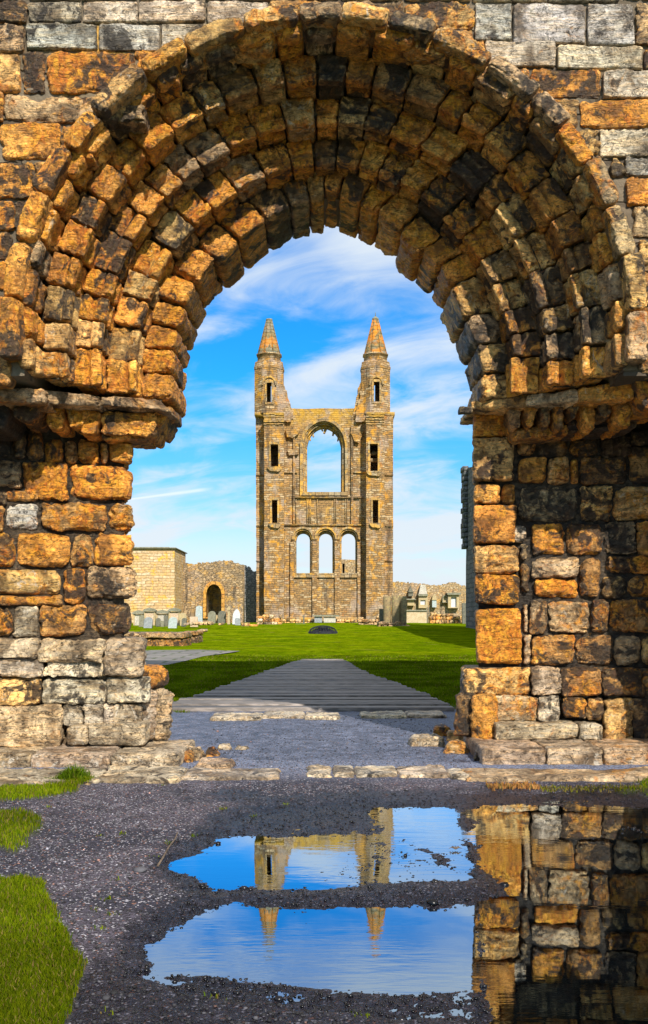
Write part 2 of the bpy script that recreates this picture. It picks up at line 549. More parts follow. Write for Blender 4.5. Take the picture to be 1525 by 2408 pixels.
STONE = weathered_stone('weathered_sandstone')
MORT = mortar_mat()
TOWER = far_masonry('tower_masonry', (0.35, 0.195, 0.07), (0.19, 0.125, 0.06), (0.44, 0.32, 0.18), (0.15, 0.10, 0.055), 0.56, 0.23, 0.55, 0.55, squash=1.35, blotch=0.75, warm=(0.62, 0.24, 0.015))
TOWER_W = far_masonry('tower_wall_masonry', (0.35, 0.205, 0.08), (0.21, 0.14, 0.07), (0.42, 0.32, 0.19), (0.16, 0.11, 0.06), 0.54, 0.22, 0.50, 0.48, blotch=0.7, och_top=(20.5, 22.8), squash=1.3)
TRIM = far_masonry('tower_trim', (0.30, 0.20, 0.095), (0.20, 0.15, 0.085), (0.34, 0.27, 0.17), (0.12, 0.08, 0.05), 0.7, 0.6, 0.85, 0.42)
SPIRE = far_masonry('spire_stone', (0.21, 0.175, 0.10), (0.24, 0.17, 0.07), (0.18, 0.18, 0.135), (0.10, 0.08, 0.04), 0.8, 0.40, 0.95, 0.30, warm=(0.60, 0.17, 0.008))
PALE = far_masonry('pale_masonry', (0.56, 0.36, 0.17), (0.50, 0.35, 0.20), (0.58, 0.45, 0.29), (0.42, 0.27, 0.12), 0.8, 0.27, 0.55, 0.02, warm=(0.66, 0.31, 0.012))
RUBBLE = far_masonry('rubble_masonry', (0.34, 0.225, 0.11), (0.20, 0.15, 0.095), (0.42, 0.30, 0.17), (0.13, 0.095, 0.06), 0.45, 0.30, 0.55, 0.45, cells=True, blotch=0.5)
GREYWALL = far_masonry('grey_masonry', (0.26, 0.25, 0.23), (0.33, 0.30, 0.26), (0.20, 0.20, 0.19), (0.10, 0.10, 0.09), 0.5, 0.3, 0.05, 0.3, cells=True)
YARDWALL = far_masonry('yard_wall_masonry', (0.42, 0.28, 0.13), (0.33, 0.24, 0.14), (0.46, 0.36, 0.22), (0.22, 0.16, 0.095), 0.42, 0.28, 0.45, 0.35, cells=True, blotch=0.5)
ASHLAR = far_masonry('ashlar', (0.13, 0.10, 0.07), (0.16, 0.13, 0.09), (0.15, 0.11, 0.065), (0.09, 0.07, 0.05), 0.62, 0.30, 0.0, 0.3)


def mono_stone(name, base, var, lichen=(0.35, 0.36, 0.10), lf=0.3, black=0.35, scale=3.0):
    m, N = new_mat(name)
    co = N.n('ShaderNodeTexCoord').outputs['Object']
    a = N.noise(co, scale, 6, 0.62, 0.4)
    b = N.noise(co, scale * 3.3, 6, 0.65)
    g = N.noise(co, scale * 14, 4, 0.6)
    c = N.mix(N.ss(a, 0.35, 0.65), rgb(base), rgb(var))
    c = N.mix(1.0, c, N.n('ShaderNodeMapRange', {0: b, 1: 0.25, 2: 0.75, 3: 0.6, 4: 1.4}).outputs[0], 'MULTIPLY')
    c = N.mix(N.math('MULTIPLY', N.ss(b, 0.66 - 0.2 * lf, 0.78 - 0.2 * lf), 0.7), c, rgb(lichen))
    c = N.mix(N.math('MULTIPLY', N.ss(a, 0.70 - 0.25 * black, 0.82 - 0.25 * black), 0.7), c, (0.04, 0.035, 0.03, 1))
    finish(N, c, 0.88, N.math('MULTIPLY_ADD', g, 0.5, b), 0.6, 0.03, 0.2)
    return m


GRAVE = {
    'pale': mono_stone('pale_gravestone', (0.40, 0.37, 0.31), (0.52, 0.48, 0.41), lf=0.3, black=0.25),
    'grey': mono_stone('grey_gravestone', (0.30, 0.32, 0.34), (0.22, 0.24, 0.25), lf=0.2, black=0.1),
    'pink': mono_stone('pink_gravestone', (0.50, 0.36, 0.24), (0.55, 0.42, 0.30), lf=0.1, black=0.1),
    'dark': mono_stone('dark_gravestone', (0.11, 0.11, 0.09), (0.17, 0.16, 0.12), lf=0.3, black=0.3),
    'tan': mono_stone('tan_gravestone', (0.46, 0.35, 0.18), (0.38, 0.30, 0.18), lf=0.4, black=0.15),
    'blue': mono_stone('blue_grey_gravestone', (0.40, 0.44, 0.46), (0.34, 0.40, 0.38), lf=0.1, black=0.05),
    'slab': mono_stone('mossy_slab', (0.17, 0.16, 0.11), (0.25, 0.24, 0.18), (0.30, 0.31, 0.16), 0.5, 0.45),
    'sand': mono_stone('sandy_stone', (0.44, 0.33, 0.19), (0.54, 0.43, 0.28), (0.50, 0.30, 0.08), lf=0.3, black=0.15),
    'white': mono_stone('white_marble', (0.56, 0.56, 0.56), (0.50, 0.52, 0.55), lf=0.0, black=0.0),
}

# ------------------------------------------------------------------ the portal
portal = thing('stone_archway', 'weathered golden sandstone archway of stepped round orders framing the lawn and gable', 'archway', (0, 8.0, 0))

YW = 7.17                                  # face of the front wall
ZC = 3.10                                  # centre height of the arch
ZIMP = 2.84                                # top of the imposts
# inner curve (half width, rise) and front plane of every order, outermost first
HOOD = dict(ain=2.085, bin=2.115, aout=2.225, bout=2.245, yf=7.03, yb=7.40)
ORD = [
    dict(ain=2.025, bin=2.055, aout=2.135, bout=2.165, yf=7.14, yn=7.45, n=30),
    dict(ain=1.850, bin=1.890, aout=2.045, bout=2.075, yf=7.40, yn=7.72, n=28, pin=0.12, pout=0.0),
    dict(ain=1.655, bin=1.705, aout=1.870, bout=1.910, yf=7.66, yn=7.98, n=26, pin=0.35, pout=0.12),
    dict(ain=1.455, bin=1.525, aout=1.675, bout=1.725, yf=7.92, yn=8.24, n=24, pin=0.62, pout=0.35),
    dict(ain=1.225, bin=1.345, aout=1.475, bout=1.545, yf=8.16, yn=8.90, n=22, pin=1.0, pout=0.62),
]
STILT = ZC - ZIMP


def point_fac(s, k):
    return 1.0 - k * (0.13 * s + 0.24 * s ** 6)


def arc_map(o, th0, th1, dr, dy, tilt):
    """(u along the arc, v outwards, w into the wall) -> world"""
    thm, dth = (th0 + th1) / 2, (th1 - th0)
    am = (o['ain'] + o['aout']) / 2
    Wd = am * dth
    H = o['aout'] - o['ain']
    def f(q):
        th = thm + q[:, 0] / Wd * dth * (1 + 0.0 * q[:, 1])
        t = (q[:, 1] + H / 2) / H
        a = o['ain'] + (o['aout'] - o['ain']) * t + dr
        b = o['bin'] + (o['bout'] - o['bin']) * t + dr
        tc_ = np.clip(th, 0, math.pi)
        over = np.where(th < 0, -th, np.where(th > math.pi, th - math.pi, 0)) * am
        sn = np.sin(tc_)
        x = -a * np.cos(tc_) * point_fac(sn, o.get('pin', 0) + (o.get('pout', 0) - o.get('pin', 0)) * t)
        z = ZC + b * sn - over
        y = o['yf'] + q[:, 2] + dy + tilt[0] * q[:, 0] + tilt[1] * q[:, 1]
        return np.stack([x, y, z], -1)
    return f, Wd, H


def order_profile(kind):
    def prof(pos, h):
        v = pos[:, 1] / h[1]               # -1 at the soffit, +1 outside
        w = (pos[:, 2] + h[2])             # 0 at the front
        if kind == 'roll':
            g = np.exp(-((v + 0.25) / 0.14) ** 2) * (w < 0.12)
            pos[:, 2] += 0.050 * g
            g2 = np.exp(-((w - 0.15) / 0.030) ** 2) * (v < -0.2)
            pos[:, 1] += 0.055 * g2
        elif kind == 'deep':
            g = np.exp(-((v + 0.05) / 0.16) ** 2) * (w < 0.12)
            pos[:, 2] += 0.060 * g
            g2 = np.exp(-((w - 0.13) / 0.035) ** 2) * (v < -0.2)
            pos[:, 1] += 0.065 * g2
            g3 = np.exp(-((w - 0.25) / 0.025) ** 2) * (v < -0.2)
            pos[:, 1] += 0.025 * g3
        elif kind == 'billet':
            g2 = np.exp(-((w - 0.17) / 0.03) ** 2) * (v < 0.2)
            pos[:, 1] += 0.05 * g2
        return pos
    return prof


def order_code(i, th):
    """colour of a voussoir from where it sits round the arch (0 left springing, pi right springing)"""
    f = th / math.pi
    if f < 0.12: w = 'ootttygt'
    elif f < 0.28: w = 'oooyytbt'
    elif f < 0.42: w = 'oytoboog'
    elif f < 0.58: w = 'bdootoby' if i > 0 else 'bgtobg'
    elif f < 0.75: w = 'bdobtoyo'
    elif f < 0.9: w = 'otobyott'
    else: w = 'ttotgbyo'
    if i == 4 and f < 0.35: w = 'oooyyt'
    if i == 4 and 0.35 <= f < 0.62: w = 'bbtog'
    if i == 4 and f > 0.85: w = 'ttyg'
    if i == 0 and 0.3 < f < 0.72: w = 'gtotgo'
    return random.choice(w)


def build_order(i, o):
    acc = Acc()
    am = (o['ain'] + o['aout']) / 2
    ov = STILT / am
    cuts = [-ov]
    n = o['n']
    tot = math.pi + 2 * ov
    ws = [random.uniform(0.78, 1.25) for _ in range(n)]
    sm = sum(ws)
    for w in ws: cuts.append(cuts[-1] + w / sm * tot)
    kind = ['billet', 'roll', 'deep', 'roll', 'big'][i]
    for k in range(n):
        th0, th1 = cuts[k] + 0.004, cuts[k + 1] - 0.004
        th = (th0 + th1) / 2
        code = order_code(i, th)
        t, m = pal(code)
        right = th > math.pi * 0.5
        dr = random.uniform(-0.014, 0.016)
        dy = random.uniform(-0.03, 0.03)
        worn = random.random()
        if i == 4:
            dr = random.uniform(-0.035, 0.03)
            if abs(th - 1.60) < 0.09: dr = 0.05
        fm, Wd, H = arc_map(o, th0, th1, dr, dy, (random.uniform(-0.09, 0.09), random.uniform(-0.08, 0.08)))
        r = random.uniform(0.013, 0.030)
        if i == 4: r = random.uniform(0.035, 0.065)
        if i == 0: r = random.uniform(0.028, 0.048)
        kd = kind
        if worn < 0.12 and i not in (0, 4): kd = 'none'
        stone(acc, Wd - 0.005, H - 0.003, o['yn'] - o['yf'] + 0.05, fm, t, m, r=r, rough=random.uniform(0.8, 1.6),
              bed=random.uniform(0, 0.8), pit=random.uniform(0.0, 1.3), step=0.0125, profile=order_profile(kd))
    # carved beads on some billet stones are left to the noise; a mortar ring closes the joints behind
    nseg = 96
    ths = np.linspace(-ov, math.pi + ov, nseg + 1)
    sh = 0.078
    prof = [(o['aout'] - o['ain'] + 0.03, sh), (sh, sh), (sh, o['yn'] - o['yf'] + 0.04)]
    vs = []
    for (dr, dy) in prof:
        tc_ = np.clip(ths, 0, math.pi)
        over = np.where(ths < 0, -ths, np.where(ths > math.pi, ths - math.pi, 0)) * am
        vs.append(np.stack([-(o['ain'] + dr) * np.cos(tc_) * point_fac(np.sin(tc_), o.get('pin', 0) if dr < 0.1 else o.get('pout', 0)), np.full(nseg + 1, o['yf'] + dy), ZC + (o['bin'] + dr) * np.sin(tc_) - over], -1))
    v = np.concatenate(vs)
    q = []
    for p_ in range(2):
        b0, b1 = p_ * (nseg + 1), (p_ + 1) * (nseg + 1)
        for s in range(nseg):
            q.append((b0 + s, b1 + s, b1 + s + 1, b0 + s + 1))
    acc.add(v, q=q, c=(0.05, 0.04, 0.028), m=(0.2, 0.7, 0.1, 0.5))  # near-black tint paints the shade of the gaps between voussoirs
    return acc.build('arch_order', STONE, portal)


order_labels = []
for i, o in enumerate(ORD):
    build_order(i, o)

# hood mould
acc = Acc()
cuts = [-0.10]
ths = []
while cuts[-1] < math.pi + 0.02:
    cuts.append(cuts[-1] + random.uniform(0.13, 0.21))
for k in range(len(cuts) - 1):
    th0, th1 = cuts[k] + 0.003, cuts[k + 1] - 0.003
    f = (th0 + th1) / 2 / math.pi
    code = random.choice('gtgts' if 0.35 < f < 0.72 else ('tyotg' if f < 0.5 else 'tgbgo'))
    t, m = pal(code)
    fm, Wd, H = arc_map(HOOD, th0, th1, random.uniform(-0.012, 0.012), random.uniform(-0.02, 0.02), (random.uniform(-0.06, 0.06), 0.25))
    stone(acc, Wd, H, HOOD['yb'] - HOOD['yf'], fm, t, m, r=random.uniform(0.03, 0.05), rough=1.1, bed=0.5, pit=0.5, step=0.0125)
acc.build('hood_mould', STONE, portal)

# ---- spandrel wall of squared blocks above the arch
front = Line((-4, YW), (4, YW))
acc = Acc()
ashl = [
    # left, top rows
    (66, -62, 190, -2, 's'), (192, -62, 325, -2, 's'), (327, -62, 482, -2, 'w'), (484, -62, 640, -2, 's'), (642, -62, 800, -2, 'w'), (802, -62, 950, -2, 's'),
    (66, 0, 192, 50, 'w'), (194, 0, 324, 50, 'w'), (326, 0, 484, 50, 'w'), (486, 0, 632, 52, 'w'), (634, 0, 760, 50, 't'), (762, 0, 950, 50, 'g'),
    (62, 54, 228, 114, 's'), (231, 54, 376, 117, 's'), (379, 54, 520, 118, 'w'), (520, 56, 640, 118, 't'),
    (52, 120, 106, 216, 'd'), (110, 120, 318, 218, 'o'), (318, 120, 420, 200, 'o'),
    (10, 222, 232, 286, 'g'), (232, 222, 340, 286, 'g'),
    (0, 290, 142, 372, 'y'), (142, 290, 220, 372, 'b'), (-10, 376, 80, 466, 'o'), (80, 376, 140, 440, 'b'), (-10, 470, 34, 540, 'o'), (34, 470, 90, 560, 'd'),
    (-60, 545, 26, 610, 't'), (-60, 612, 28, 680, 'o'), (-60, 682, 24, 760, 'g'), (-60, 762, 24, 830, 't'), (-60, 832, 24, 905, 'b'), (1500, 642, 1640, 720, 't'), (1500, 722, 1640, 800, 'g'), (1500, 802, 1640, 880, 'b'),
    # left edge, rougher return
    (-40, 0, 62, 58, 'b'), (-40, 60, 58, 120, 'g'), (-40, 122, 48, 215, 't'), (-60, 218, 8, 286, 'o'), (-60, 290, -2, 372, 'b'), (-80, 376, -12, 466, 'b'),
    # right
    (950, 2, 1116, 66, 't'), (1118, 6, 1205, 94, 's'), (1208, 6, 1379, 102, 's'), (1382, 6, 1494, 104, 's'), (1497, 0, 1600, 106, 'g'),
    (952, 68, 1116, 120, 't'), (1120, 96, 1140, 154, 't'), (1141, 95, 1308, 155, 'w'), (1311, 106, 1514, 160, 'w'), (1516, 110, 1610, 165, 'd'),
    (1180, 158, 1246, 228, 't'), (1247, 159, 1416, 228, 'o'), (1419, 164, 1620, 230, 'w'),
    (1290, 232, 1362, 300, 't'), (1364, 233, 1620, 300, 'o'), (1360, 303, 1410, 366, 't'), (1412, 303, 1620, 366, 'w'),
    (1440, 369, 1470, 412, 't'), (1472, 369, 1620, 412, 's'), (1475, 415, 1620, 482, 'o'), (1490, 485, 1620, 560, 'g'), (1505, 563, 1640, 640, 't'),
    # rows above the picture
    (950, -62, 1110, -1, 's'), (1112, -62, 1290, 2, 'w'), (1292, -62, 1460, 2, 's'), (1462, -62, 1620, -2, 'g'), (-60, -62, 62, -3, 'g'),
]
for (x0, y0, x1, y1, c) in ashl:
    rough_ = 0.55 if c in 'sw' and y1 < 200 else 1.3
    wall_stone(acc, front, x0, y0, x1, y1, c, depth=0.22, r=0.016 if c in 'sw' else 0.03, rough=rough_, bed=0.5 if c in 'sw' else 0.9, pit=0.1 if c in 'sw' else 0.5, gap=0.006, jit=0.4)
# courses of blocks right and left of the picture and above it, down to the ground
rowz = 0.0
random.seed(21)
while rowz < 9.0:
    hgt = random.uniform(0.24, 0.34)
    if rowz < 5.605 < rowz + hgt: hgt = 5.61 - rowz
    for side in (-1, 1):
        x = 2.44
        top = rowz + hgt
        if rowz > 5.6: x = -0.02
        elif rowz < 2.75: x = 2.76
        lim = 4.4
        while x < lim:
            wd = random.uniform(0.35, 0.7)
            t, m = pal(random.choice('tgowbs'))
            fm = front.fmap(4 + side * (x + wd / 2), rowz + hgt / 2, random.uniform(-0.01, 0.01))
            stone(acc, wd - 0.012, hgt - 0.012, 0.2, fm, t, m, r=0.025, rough=1.0, bed=0.5, pit=0.3, step=0.04)
            x += wd
    rowz += hgt
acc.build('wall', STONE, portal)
random.seed(31)


# ------------------------------------------------------------------ plates cut from outlines (holes allowed)
def plate_mesh(outlines, y0, y1, origin=(0, 0, 0), rot=0.0):
    cu_ = bpy.data.curves.new('outline', 'CURVE')
    cu_.dimensions = '2D'
    cu_.fill_mode = 'BOTH'
    cu_.extrude = abs(y1 - y0) / 2
    for pts in outlines:
        sp_ = cu_.splines.new('POLY')
        sp_.points.add(len(pts) - 1)
        for i_, (x, z) in enumerate(pts): sp_.points[i_].co = (x, z, 0, 1)
        sp_.use_cyclic_u = True
    ob = bpy.data.objects.new('outline', cu_)
    COL.objects.link(ob)
    dg = bpy.context.evaluated_depsgraph_get()
    me = bpy.data.meshes.new_from_object(ob.evaluated_get(dg))
    bpy.data.objects.remove(ob)
    bpy.data.curves.remove(cu_)
    n = len(me.vertices)
    co = np.empty(n * 3, np.float32)
    me.vertices.foreach_get('co', co)
    co = co.reshape(-1, 3)
    x, z, y = co[:, 0], co[:, 1], co[:, 2]
    ym = (y0 + y1) / 2
    v = np.stack([x, ym - y, z], -1)
    if rot:
        c_, s_ = math.cos(rot), math.sin(rot)
        v = np.stack([v[:, 0] * c_ - v[:, 1] * s_, v[:, 0] * s_ + v[:, 1] * c_, v[:, 2]], -1)
    v = v + np.array(origin, np.float32)
    quads = [tuple(p.vertices) for p in me.polygons if len(p.vertices) == 4]
    tris = []
    for p in me.polygons:
        if len(p.vertices) == 3: tris.append(tuple(p.vertices))
        elif len(p.vertices) > 4:
            vs_ = list(p.vertices)
            for k in range(1, len(vs_) - 1): tris.append((vs_[0], vs_[k], vs_[k + 1]))
    bpy.data.meshes.remove(me)
    return v, quads, tris


def plate(acc, outlines, y0, y1, origin=(0, 0, 0), rot=0.0):
    v, q, t = plate_mesh(outlines, y0, y1, origin, rot)
    acc.add(v, q=q, t=t)


def box(acc, x0, x1, y0, y1, z0, z1):
    v = [(x, y, z) for z in (z0, z1) for y in (y0, y1) for x in (x0, x1)]
    q = [(0, 1, 5, 4), (1, 3, 7, 5), (3, 2, 6, 7), (2, 0, 4, 6), (4, 5, 7, 6), (0, 2, 3, 1)]
    acc.add(v, q=q)


def rect(x0, z0, x1, z1):
    return [(x0, z0), (x1, z0), (x1, z1), (x0, z1)]


# core of the front wall: fills behind the blocks, stands 14 m high, opening cut through it
acc = Acc()
op = [(-2.78, 0.0), (-2.78, 2.80), (-2.10, 2.80)] + [(-2.10 * math.cos(t_), ZC + 2.13 * math.sin(t_)) for t_ in np.linspace(0, math.pi, 49)] + [(2.10, 2.80), (2.78, 2.80), (2.78, 0.0)]
top = [(9.5, -0.3), (9.5, 13.2), (8.2, 13.5), (6.8, 13.1), (5.0, 13.4), (3.2, 13.2), (1.0, 13.5), (-1.5, 13.2), (-3.0, 12.7), (-4.6, 12.3), (-5.5, 11.0), (-6.2, 8.0), (-6.4, -0.3)]
plate(acc, [[(-2.78, -0.3)] + op + [(2.78, -0.3)] + top], YW + 0.03, 8.3)
inner = [(-2.9, -0.3), (-2.9, ZIMP - 0.05), (-1.34, ZIMP - 0.05)] + [(-1.34 * math.cos(t_) * point_fac(math.sin(t_), 0.85), ZC + 1.40 * math.sin(t_)) for t_ in np.linspace(0, math.pi, 41)] + [(1.34, ZIMP - 0.05), (2.9, ZIMP - 0.05), (2.9, -0.3)]
plate(acc, [inner + [(5.0, -0.3), (5.0, 8.0), (-5.0, 8.0), (-5.0, -0.3)]], 8.32, 8.86)
acc.build('wall_core', ASHLAR, portal, smooth=False)

# ---- imposts: slab courses carried on stumps of carved capitals
def free_stone(acc, pts_bottom_top, tint, mixv, **kw):
    """block given by 8 corners (front bl, br, tr, tl, back bl, br, tr, tl)"""
    P = np.array(pts_bottom_top, float)
    a_ = (np.linalg.norm(P[1] - P[0]) + np.linalg.norm(P[2] - P[3])) / 2
    b_ = (np.linalg.norm(P[3] - P[0]) + np.linalg.norm(P[2] - P[1])) / 2
    c_ = (np.linalg.norm(P[4] - P[0]) + np.linalg.norm(P[5] - P[1])) / 2
    def f(q):
        u = (q[:, 0] / a_ + 0.5)[:, None]
        v_ = (q[:, 1] / b_ + 0.5)[:, None]
        w = (q[:, 2] / c_)[:, None]
        fr = (1 - u) * (1 - v_) * P[0] + u * (1 - v_) * P[1] + u * v_ * P[2] + (1 - u) * v_ * P[3]
        bk = (1 - u) * (1 - v_) * P[4] + u * (1 - v_) * P[5] + u * v_ * P[6] + (1 - u) * v_ * P[7]
        return (1 - w) * fr + w * bk
    stone(acc, a_, b_, c_, f, tint, mixv, **kw)


def px_block(acc, X0, Y0, X1, Y1, d0, d1, depth, code, Yt1=None, Yb1=None, X0b=None, X1b=None, **kw):
    """block whose front has picture corners; d0/d1 distance of its left and right end"""
    Yt1 = Y0 if Yt1 is None else Yt1
    Yb1 = Y1 if Yb1 is None else Yb1
    X0b = X0 if X0b is None else X0b
    X1b = X1 if X1b is None else X1b
    fr = [at(X0b, Y1, d0), at(X1b, Yb1, d1), at(X1, Yt1, d1), at(X0, Y0, d0)]
    bk = [p + Vector((0, depth, 0)) for p in fr]
    t, m = pal(code)
    free_stone(acc, [p[:] for p in fr + bk], t, m, **kw)


# ---- jambs
JL = Line((-2.64, 8.00), (-1.56, 8.30))
JR = Line((1.24, 8.58), (2.9, 8.33))


def jamb_core(acc, line, s0, s1, z0, z1, depth=0.5, recess=0.05, c=(0.075, 0.058, 0.04), m=(0.25, 0.5, 0.22, 0.3)):  # default near-black tint puts the shade of open joints into the colour
    """rough mortar and rubble behind the facing stones"""
    ns, nz = int((s1 - s0) / 0.02), int((z1 - z0) / 0.02)
    S, Z = np.meshgrid(np.linspace(s0, s1, ns), np.linspace(z0, z1, nz), indexing='ij')
    S, Z = S.ravel(), Z.ravel()
    p3_ = np.stack([S * 9, Z * 9, 0 * S + z1], -1).astype(np.float32)
    w = recess + 0.018 * fbm(p3_, 4, 0.6)
    v = np.stack([line.p0[0] + line.e[0] * S - line.n[0] * w, line.p0[1] + line.e[1] * S - line.n[1] * w, Z], -1)
    i_, j_ = np.meshgrid(np.arange(ns - 1), np.arange(nz - 1), indexing='ij')
    k = (i_ * nz + j_).ravel()
    acc.add(v, q=np.stack([k, k + nz, k + nz + 1, k + 1], -1), c=c, m=m)
    a_ = line.p0 + line.e * s0 - line.n * recess
    b_ = line.p0 + line.e * s1 - line.n * recess
    n = line.n
    c1_, c2_ = b_ - n * depth, a_ - n * depth
    v = [(a_[0], a_[1], z0), (b_[0], b_[1], z0), (c1_[0], c1_[1], z0), (c2_[0], c2_[1], z0),
         (a_[0], a_[1], z1), (b_[0], b_[1], z1), (c1_[0], c1_[1], z1), (c2_[0], c2_[1], z1)]
    acc.add(v, q=[(1, 2, 6, 5), (2, 3, 7, 6), (3, 0, 4, 7), (4, 5, 6, 7)], c=c, m=m)


left = [
    (-60, 1012, 30, 1076, 'k'), (30, 1016, 62, 1078, 'd'), (64, 1010, 104, 1082, 'd'), (106, 1030, 150, 1088, 'o'), (152, 1032, 184, 1090, 'b'), (186, 1030, 236, 1092, 'o'), (238, 1036, 254, 1094, 'b'), (256, 1034, 316, 1090, 'y'),
    (-60, 1080, 52, 1148, 'g'), (54, 1082, 160, 1176, 'o'), (164, 1092, 314, 1176, 'o'), (-60, 1150, 20, 1190, 'd'),
    (8, 1151, 92, 1178, 'b'), (12, 1182, 92, 1244, 's'), (96, 1180, 256, 1250, 'b'), (258, 1178, 317, 1248, 'y'), (-60, 1192, 10, 1250, 'b'),
    (-60, 1250, 38, 1332, 'd'), (40, 1252, 166, 1332, 'o'), (168, 1254, 222, 1334, 't'), (224, 1252, 315, 1328, 'o'),
    (-60, 1336, 148, 1398, 't'), (-60, 1400, 148, 1424, 'b'), (150, 1336, 203, 1420, 'o'), (205, 1332, 325, 1410, 'g'),
    (-60, 1428, 31, 1498, 'd'), (33, 1426, 92, 1498, 'w'), (94, 1422, 206, 1496, 'b'), (208, 1414, 313, 1498, 'b'),
]
acc = Acc()
for (x0, y0, x1, y1, c) in left:
    edge = x1 > 300
    wall_stone(acc, JL, x0, y0, x1, y1, c, proud=0.02 if edge else 0.0, depth=0.45 if edge else 0.3, r=0.07 if edge else 0.044,
               rough=1.3, bed=0.7, pit=0.6, gap=0.010)
jamb_core(acc, JL, -0.6, JL.L - 0.05, 0.0, ZIMP + 0.1, 0.62)
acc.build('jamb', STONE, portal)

right = [
    (1112, 968, 1212, 1028, 'o'), (1112, 1030, 1210, 1132, 't'), (1114, 1138, 1178, 1184, 'y'), (1180, 1136, 1213, 1186, 'o'),
    (1113, 1187, 1214, 1278, 'o'), (1114, 1281, 1220, 1350, 't'), (1116, 1350, 1222, 1422, 'o'), (1119, 1430, 1228, 1562, 'o'),
    (1218, 1030, 1262, 1072, 'b'), (1264, 1028, 1338, 1074, 'd'), (1340, 1028, 1412, 1074, 'd'), (1414, 1020, 1482, 1074, 'd'), (1484, 1010, 1580, 1046, 'd'),
    (1218, 1076, 1286, 1136, 'o'), (1288, 1074, 1340, 1138, 't'), (1342, 1076, 1362, 1138, 'o'), (1364, 1070, 1476, 1140, 'b'), (1478, 1048, 1580, 1138, 'b'),
    (1222, 1142, 1362, 1226, 'g'), (1366, 1144, 1440, 1226, 't'), (1442, 1142, 1580, 1222, 't'),
    (1252, 1230, 1328, 1306, 'o'), (1332, 1230, 1418, 1306, 'b'), (1420, 1228, 1498, 1304, 'g'), (1500, 1226, 1580, 1304, 'b'), (1196, 1236, 1238, 1276, 'w'),
    (1224, 1280, 1244, 1318, 'g'), (1224, 1322, 1246, 1390, 'd'),
    (1250, 1310, 1362, 1358, 'p'), (1256, 1360, 1362, 1406, 'o'), (1364, 1310, 1414, 1404, 'b'), (1424, 1308, 1580, 1350, 'o'), (1418, 1352, 1472, 1406, 't'), (1474, 1352, 1580, 1404, 'b'),
    (1246, 1412, 1288, 1492, 'g'), (1290, 1412, 1388, 1488, 'g'), (1390, 1410, 1432, 1488, 'd'), (1434, 1408, 1580, 1488, 'b'),
    (1250, 1494, 1352, 1564, 'b'), (1354, 1494, 1442, 1564, 'b'), (1444, 1492, 1508, 1566, 'g'), (1510, 1490, 1580, 1566, 't'),
    (1230, 1420, 1244, 1490, 'p'), (1232, 1494, 1248, 1562, 'p'),
]
acc = Acc()
for (x0, y0, x1, y1, c) in right:
    edge = x0 < 1121
    wall_stone(acc, JR, x0, y0, x1, y1, c, proud=0.05 if edge else (0.04 if c == 'w' else 0.0), depth=0.45 if edge else 0.3, r=0.034 if edge else 0.044,
               rough=1.0 if edge else 1.4, bed=0.5, pit=0.5, gap=0.010)
jamb_core(acc, JR, 0.05, JR.L + 0.6, 0.0, ZIMP + 0.1, 0.62)
acc.build('jamb', STONE, portal)

# ---- plinths under the jambs
PL = Line((-2.80, 7.93), (-1.45, 8.10))
PR = Line((1.135, 8.50), (3.0, 8.32))
acc = Acc()
lp = [
    (-60, 1502, 92, 1546, 'q'), (94, 1504, 246, 1556, 'q'), (246, 1502, 340, 1590, 'q'), (-60, 1544, 104, 1590, 'w'), (106, 1552, 250, 1592, 'w'),
    (-60, 1594, 100, 1656, 't'), (104, 1598, 254, 1652, 'w'), (256, 1592, 352, 1648, 'w'),
    (-60, 1658, 150, 1758, 'p'), (152, 1654, 198, 1704, 'w'), (200, 1652, 248, 1702, 'w'), (249, 1654, 270, 1700, 'w'), (270, 1652, 338, 1702, 'q'),
]
for (x0, y0, x1, y1, c) in lp:
    wall_stone(acc, PL, x0, y0, x1, y1, c, proud=(y1 - 1500) / 1700.0 + (0.02 if y0 < 1594 else 0), depth=0.4, r=0.03, rough=1.1, bed=0.8, pit=0.3, gap=-0.004, lean=0.45 if y0 < 1600 else 0.12)
px_block(acc, 155, 1706, 208, 1754, 7.83, 7.84, 0.4, 'q', r=0.03, rough=0.9, bed=0.5, pit=0.2)
px_block(acc, 208, 1702, 340, 1753, 7.83, 7.85, 0.4, 'q', r=0.03, rough=0.9, bed=0.5, pit=0.2)
LREV = Line((-1.465, 8.07), (-1.235, 8.39))
wall_stone(acc, LREV, 336, 1564, 398, 1622, 'o', proud=0.03, depth=0.5, r=0.06, rough=1.2)
LREV2 = Line((-1.51, 8.00), (-1.215, 8.26))
wall_stone(acc, LREV2, 318, 1622, 372, 1742, 'q', proud=0.02, depth=0.5, r=0.06, rough=1.4, jit=0.6)
wall_stone(acc, LREV2, 366, 1618, 414, 1744, 'p', proud=-0.02, depth=0.5, r=0.06, rough=1.4, jit=0.6)
jamb_core(acc, PL, -0.5, PL.L - 0.04, 0.0, 0.91, 0.5, 0.035, (0.34, 0.28, 0.21))
acc.build('plinth', STONE, portal)

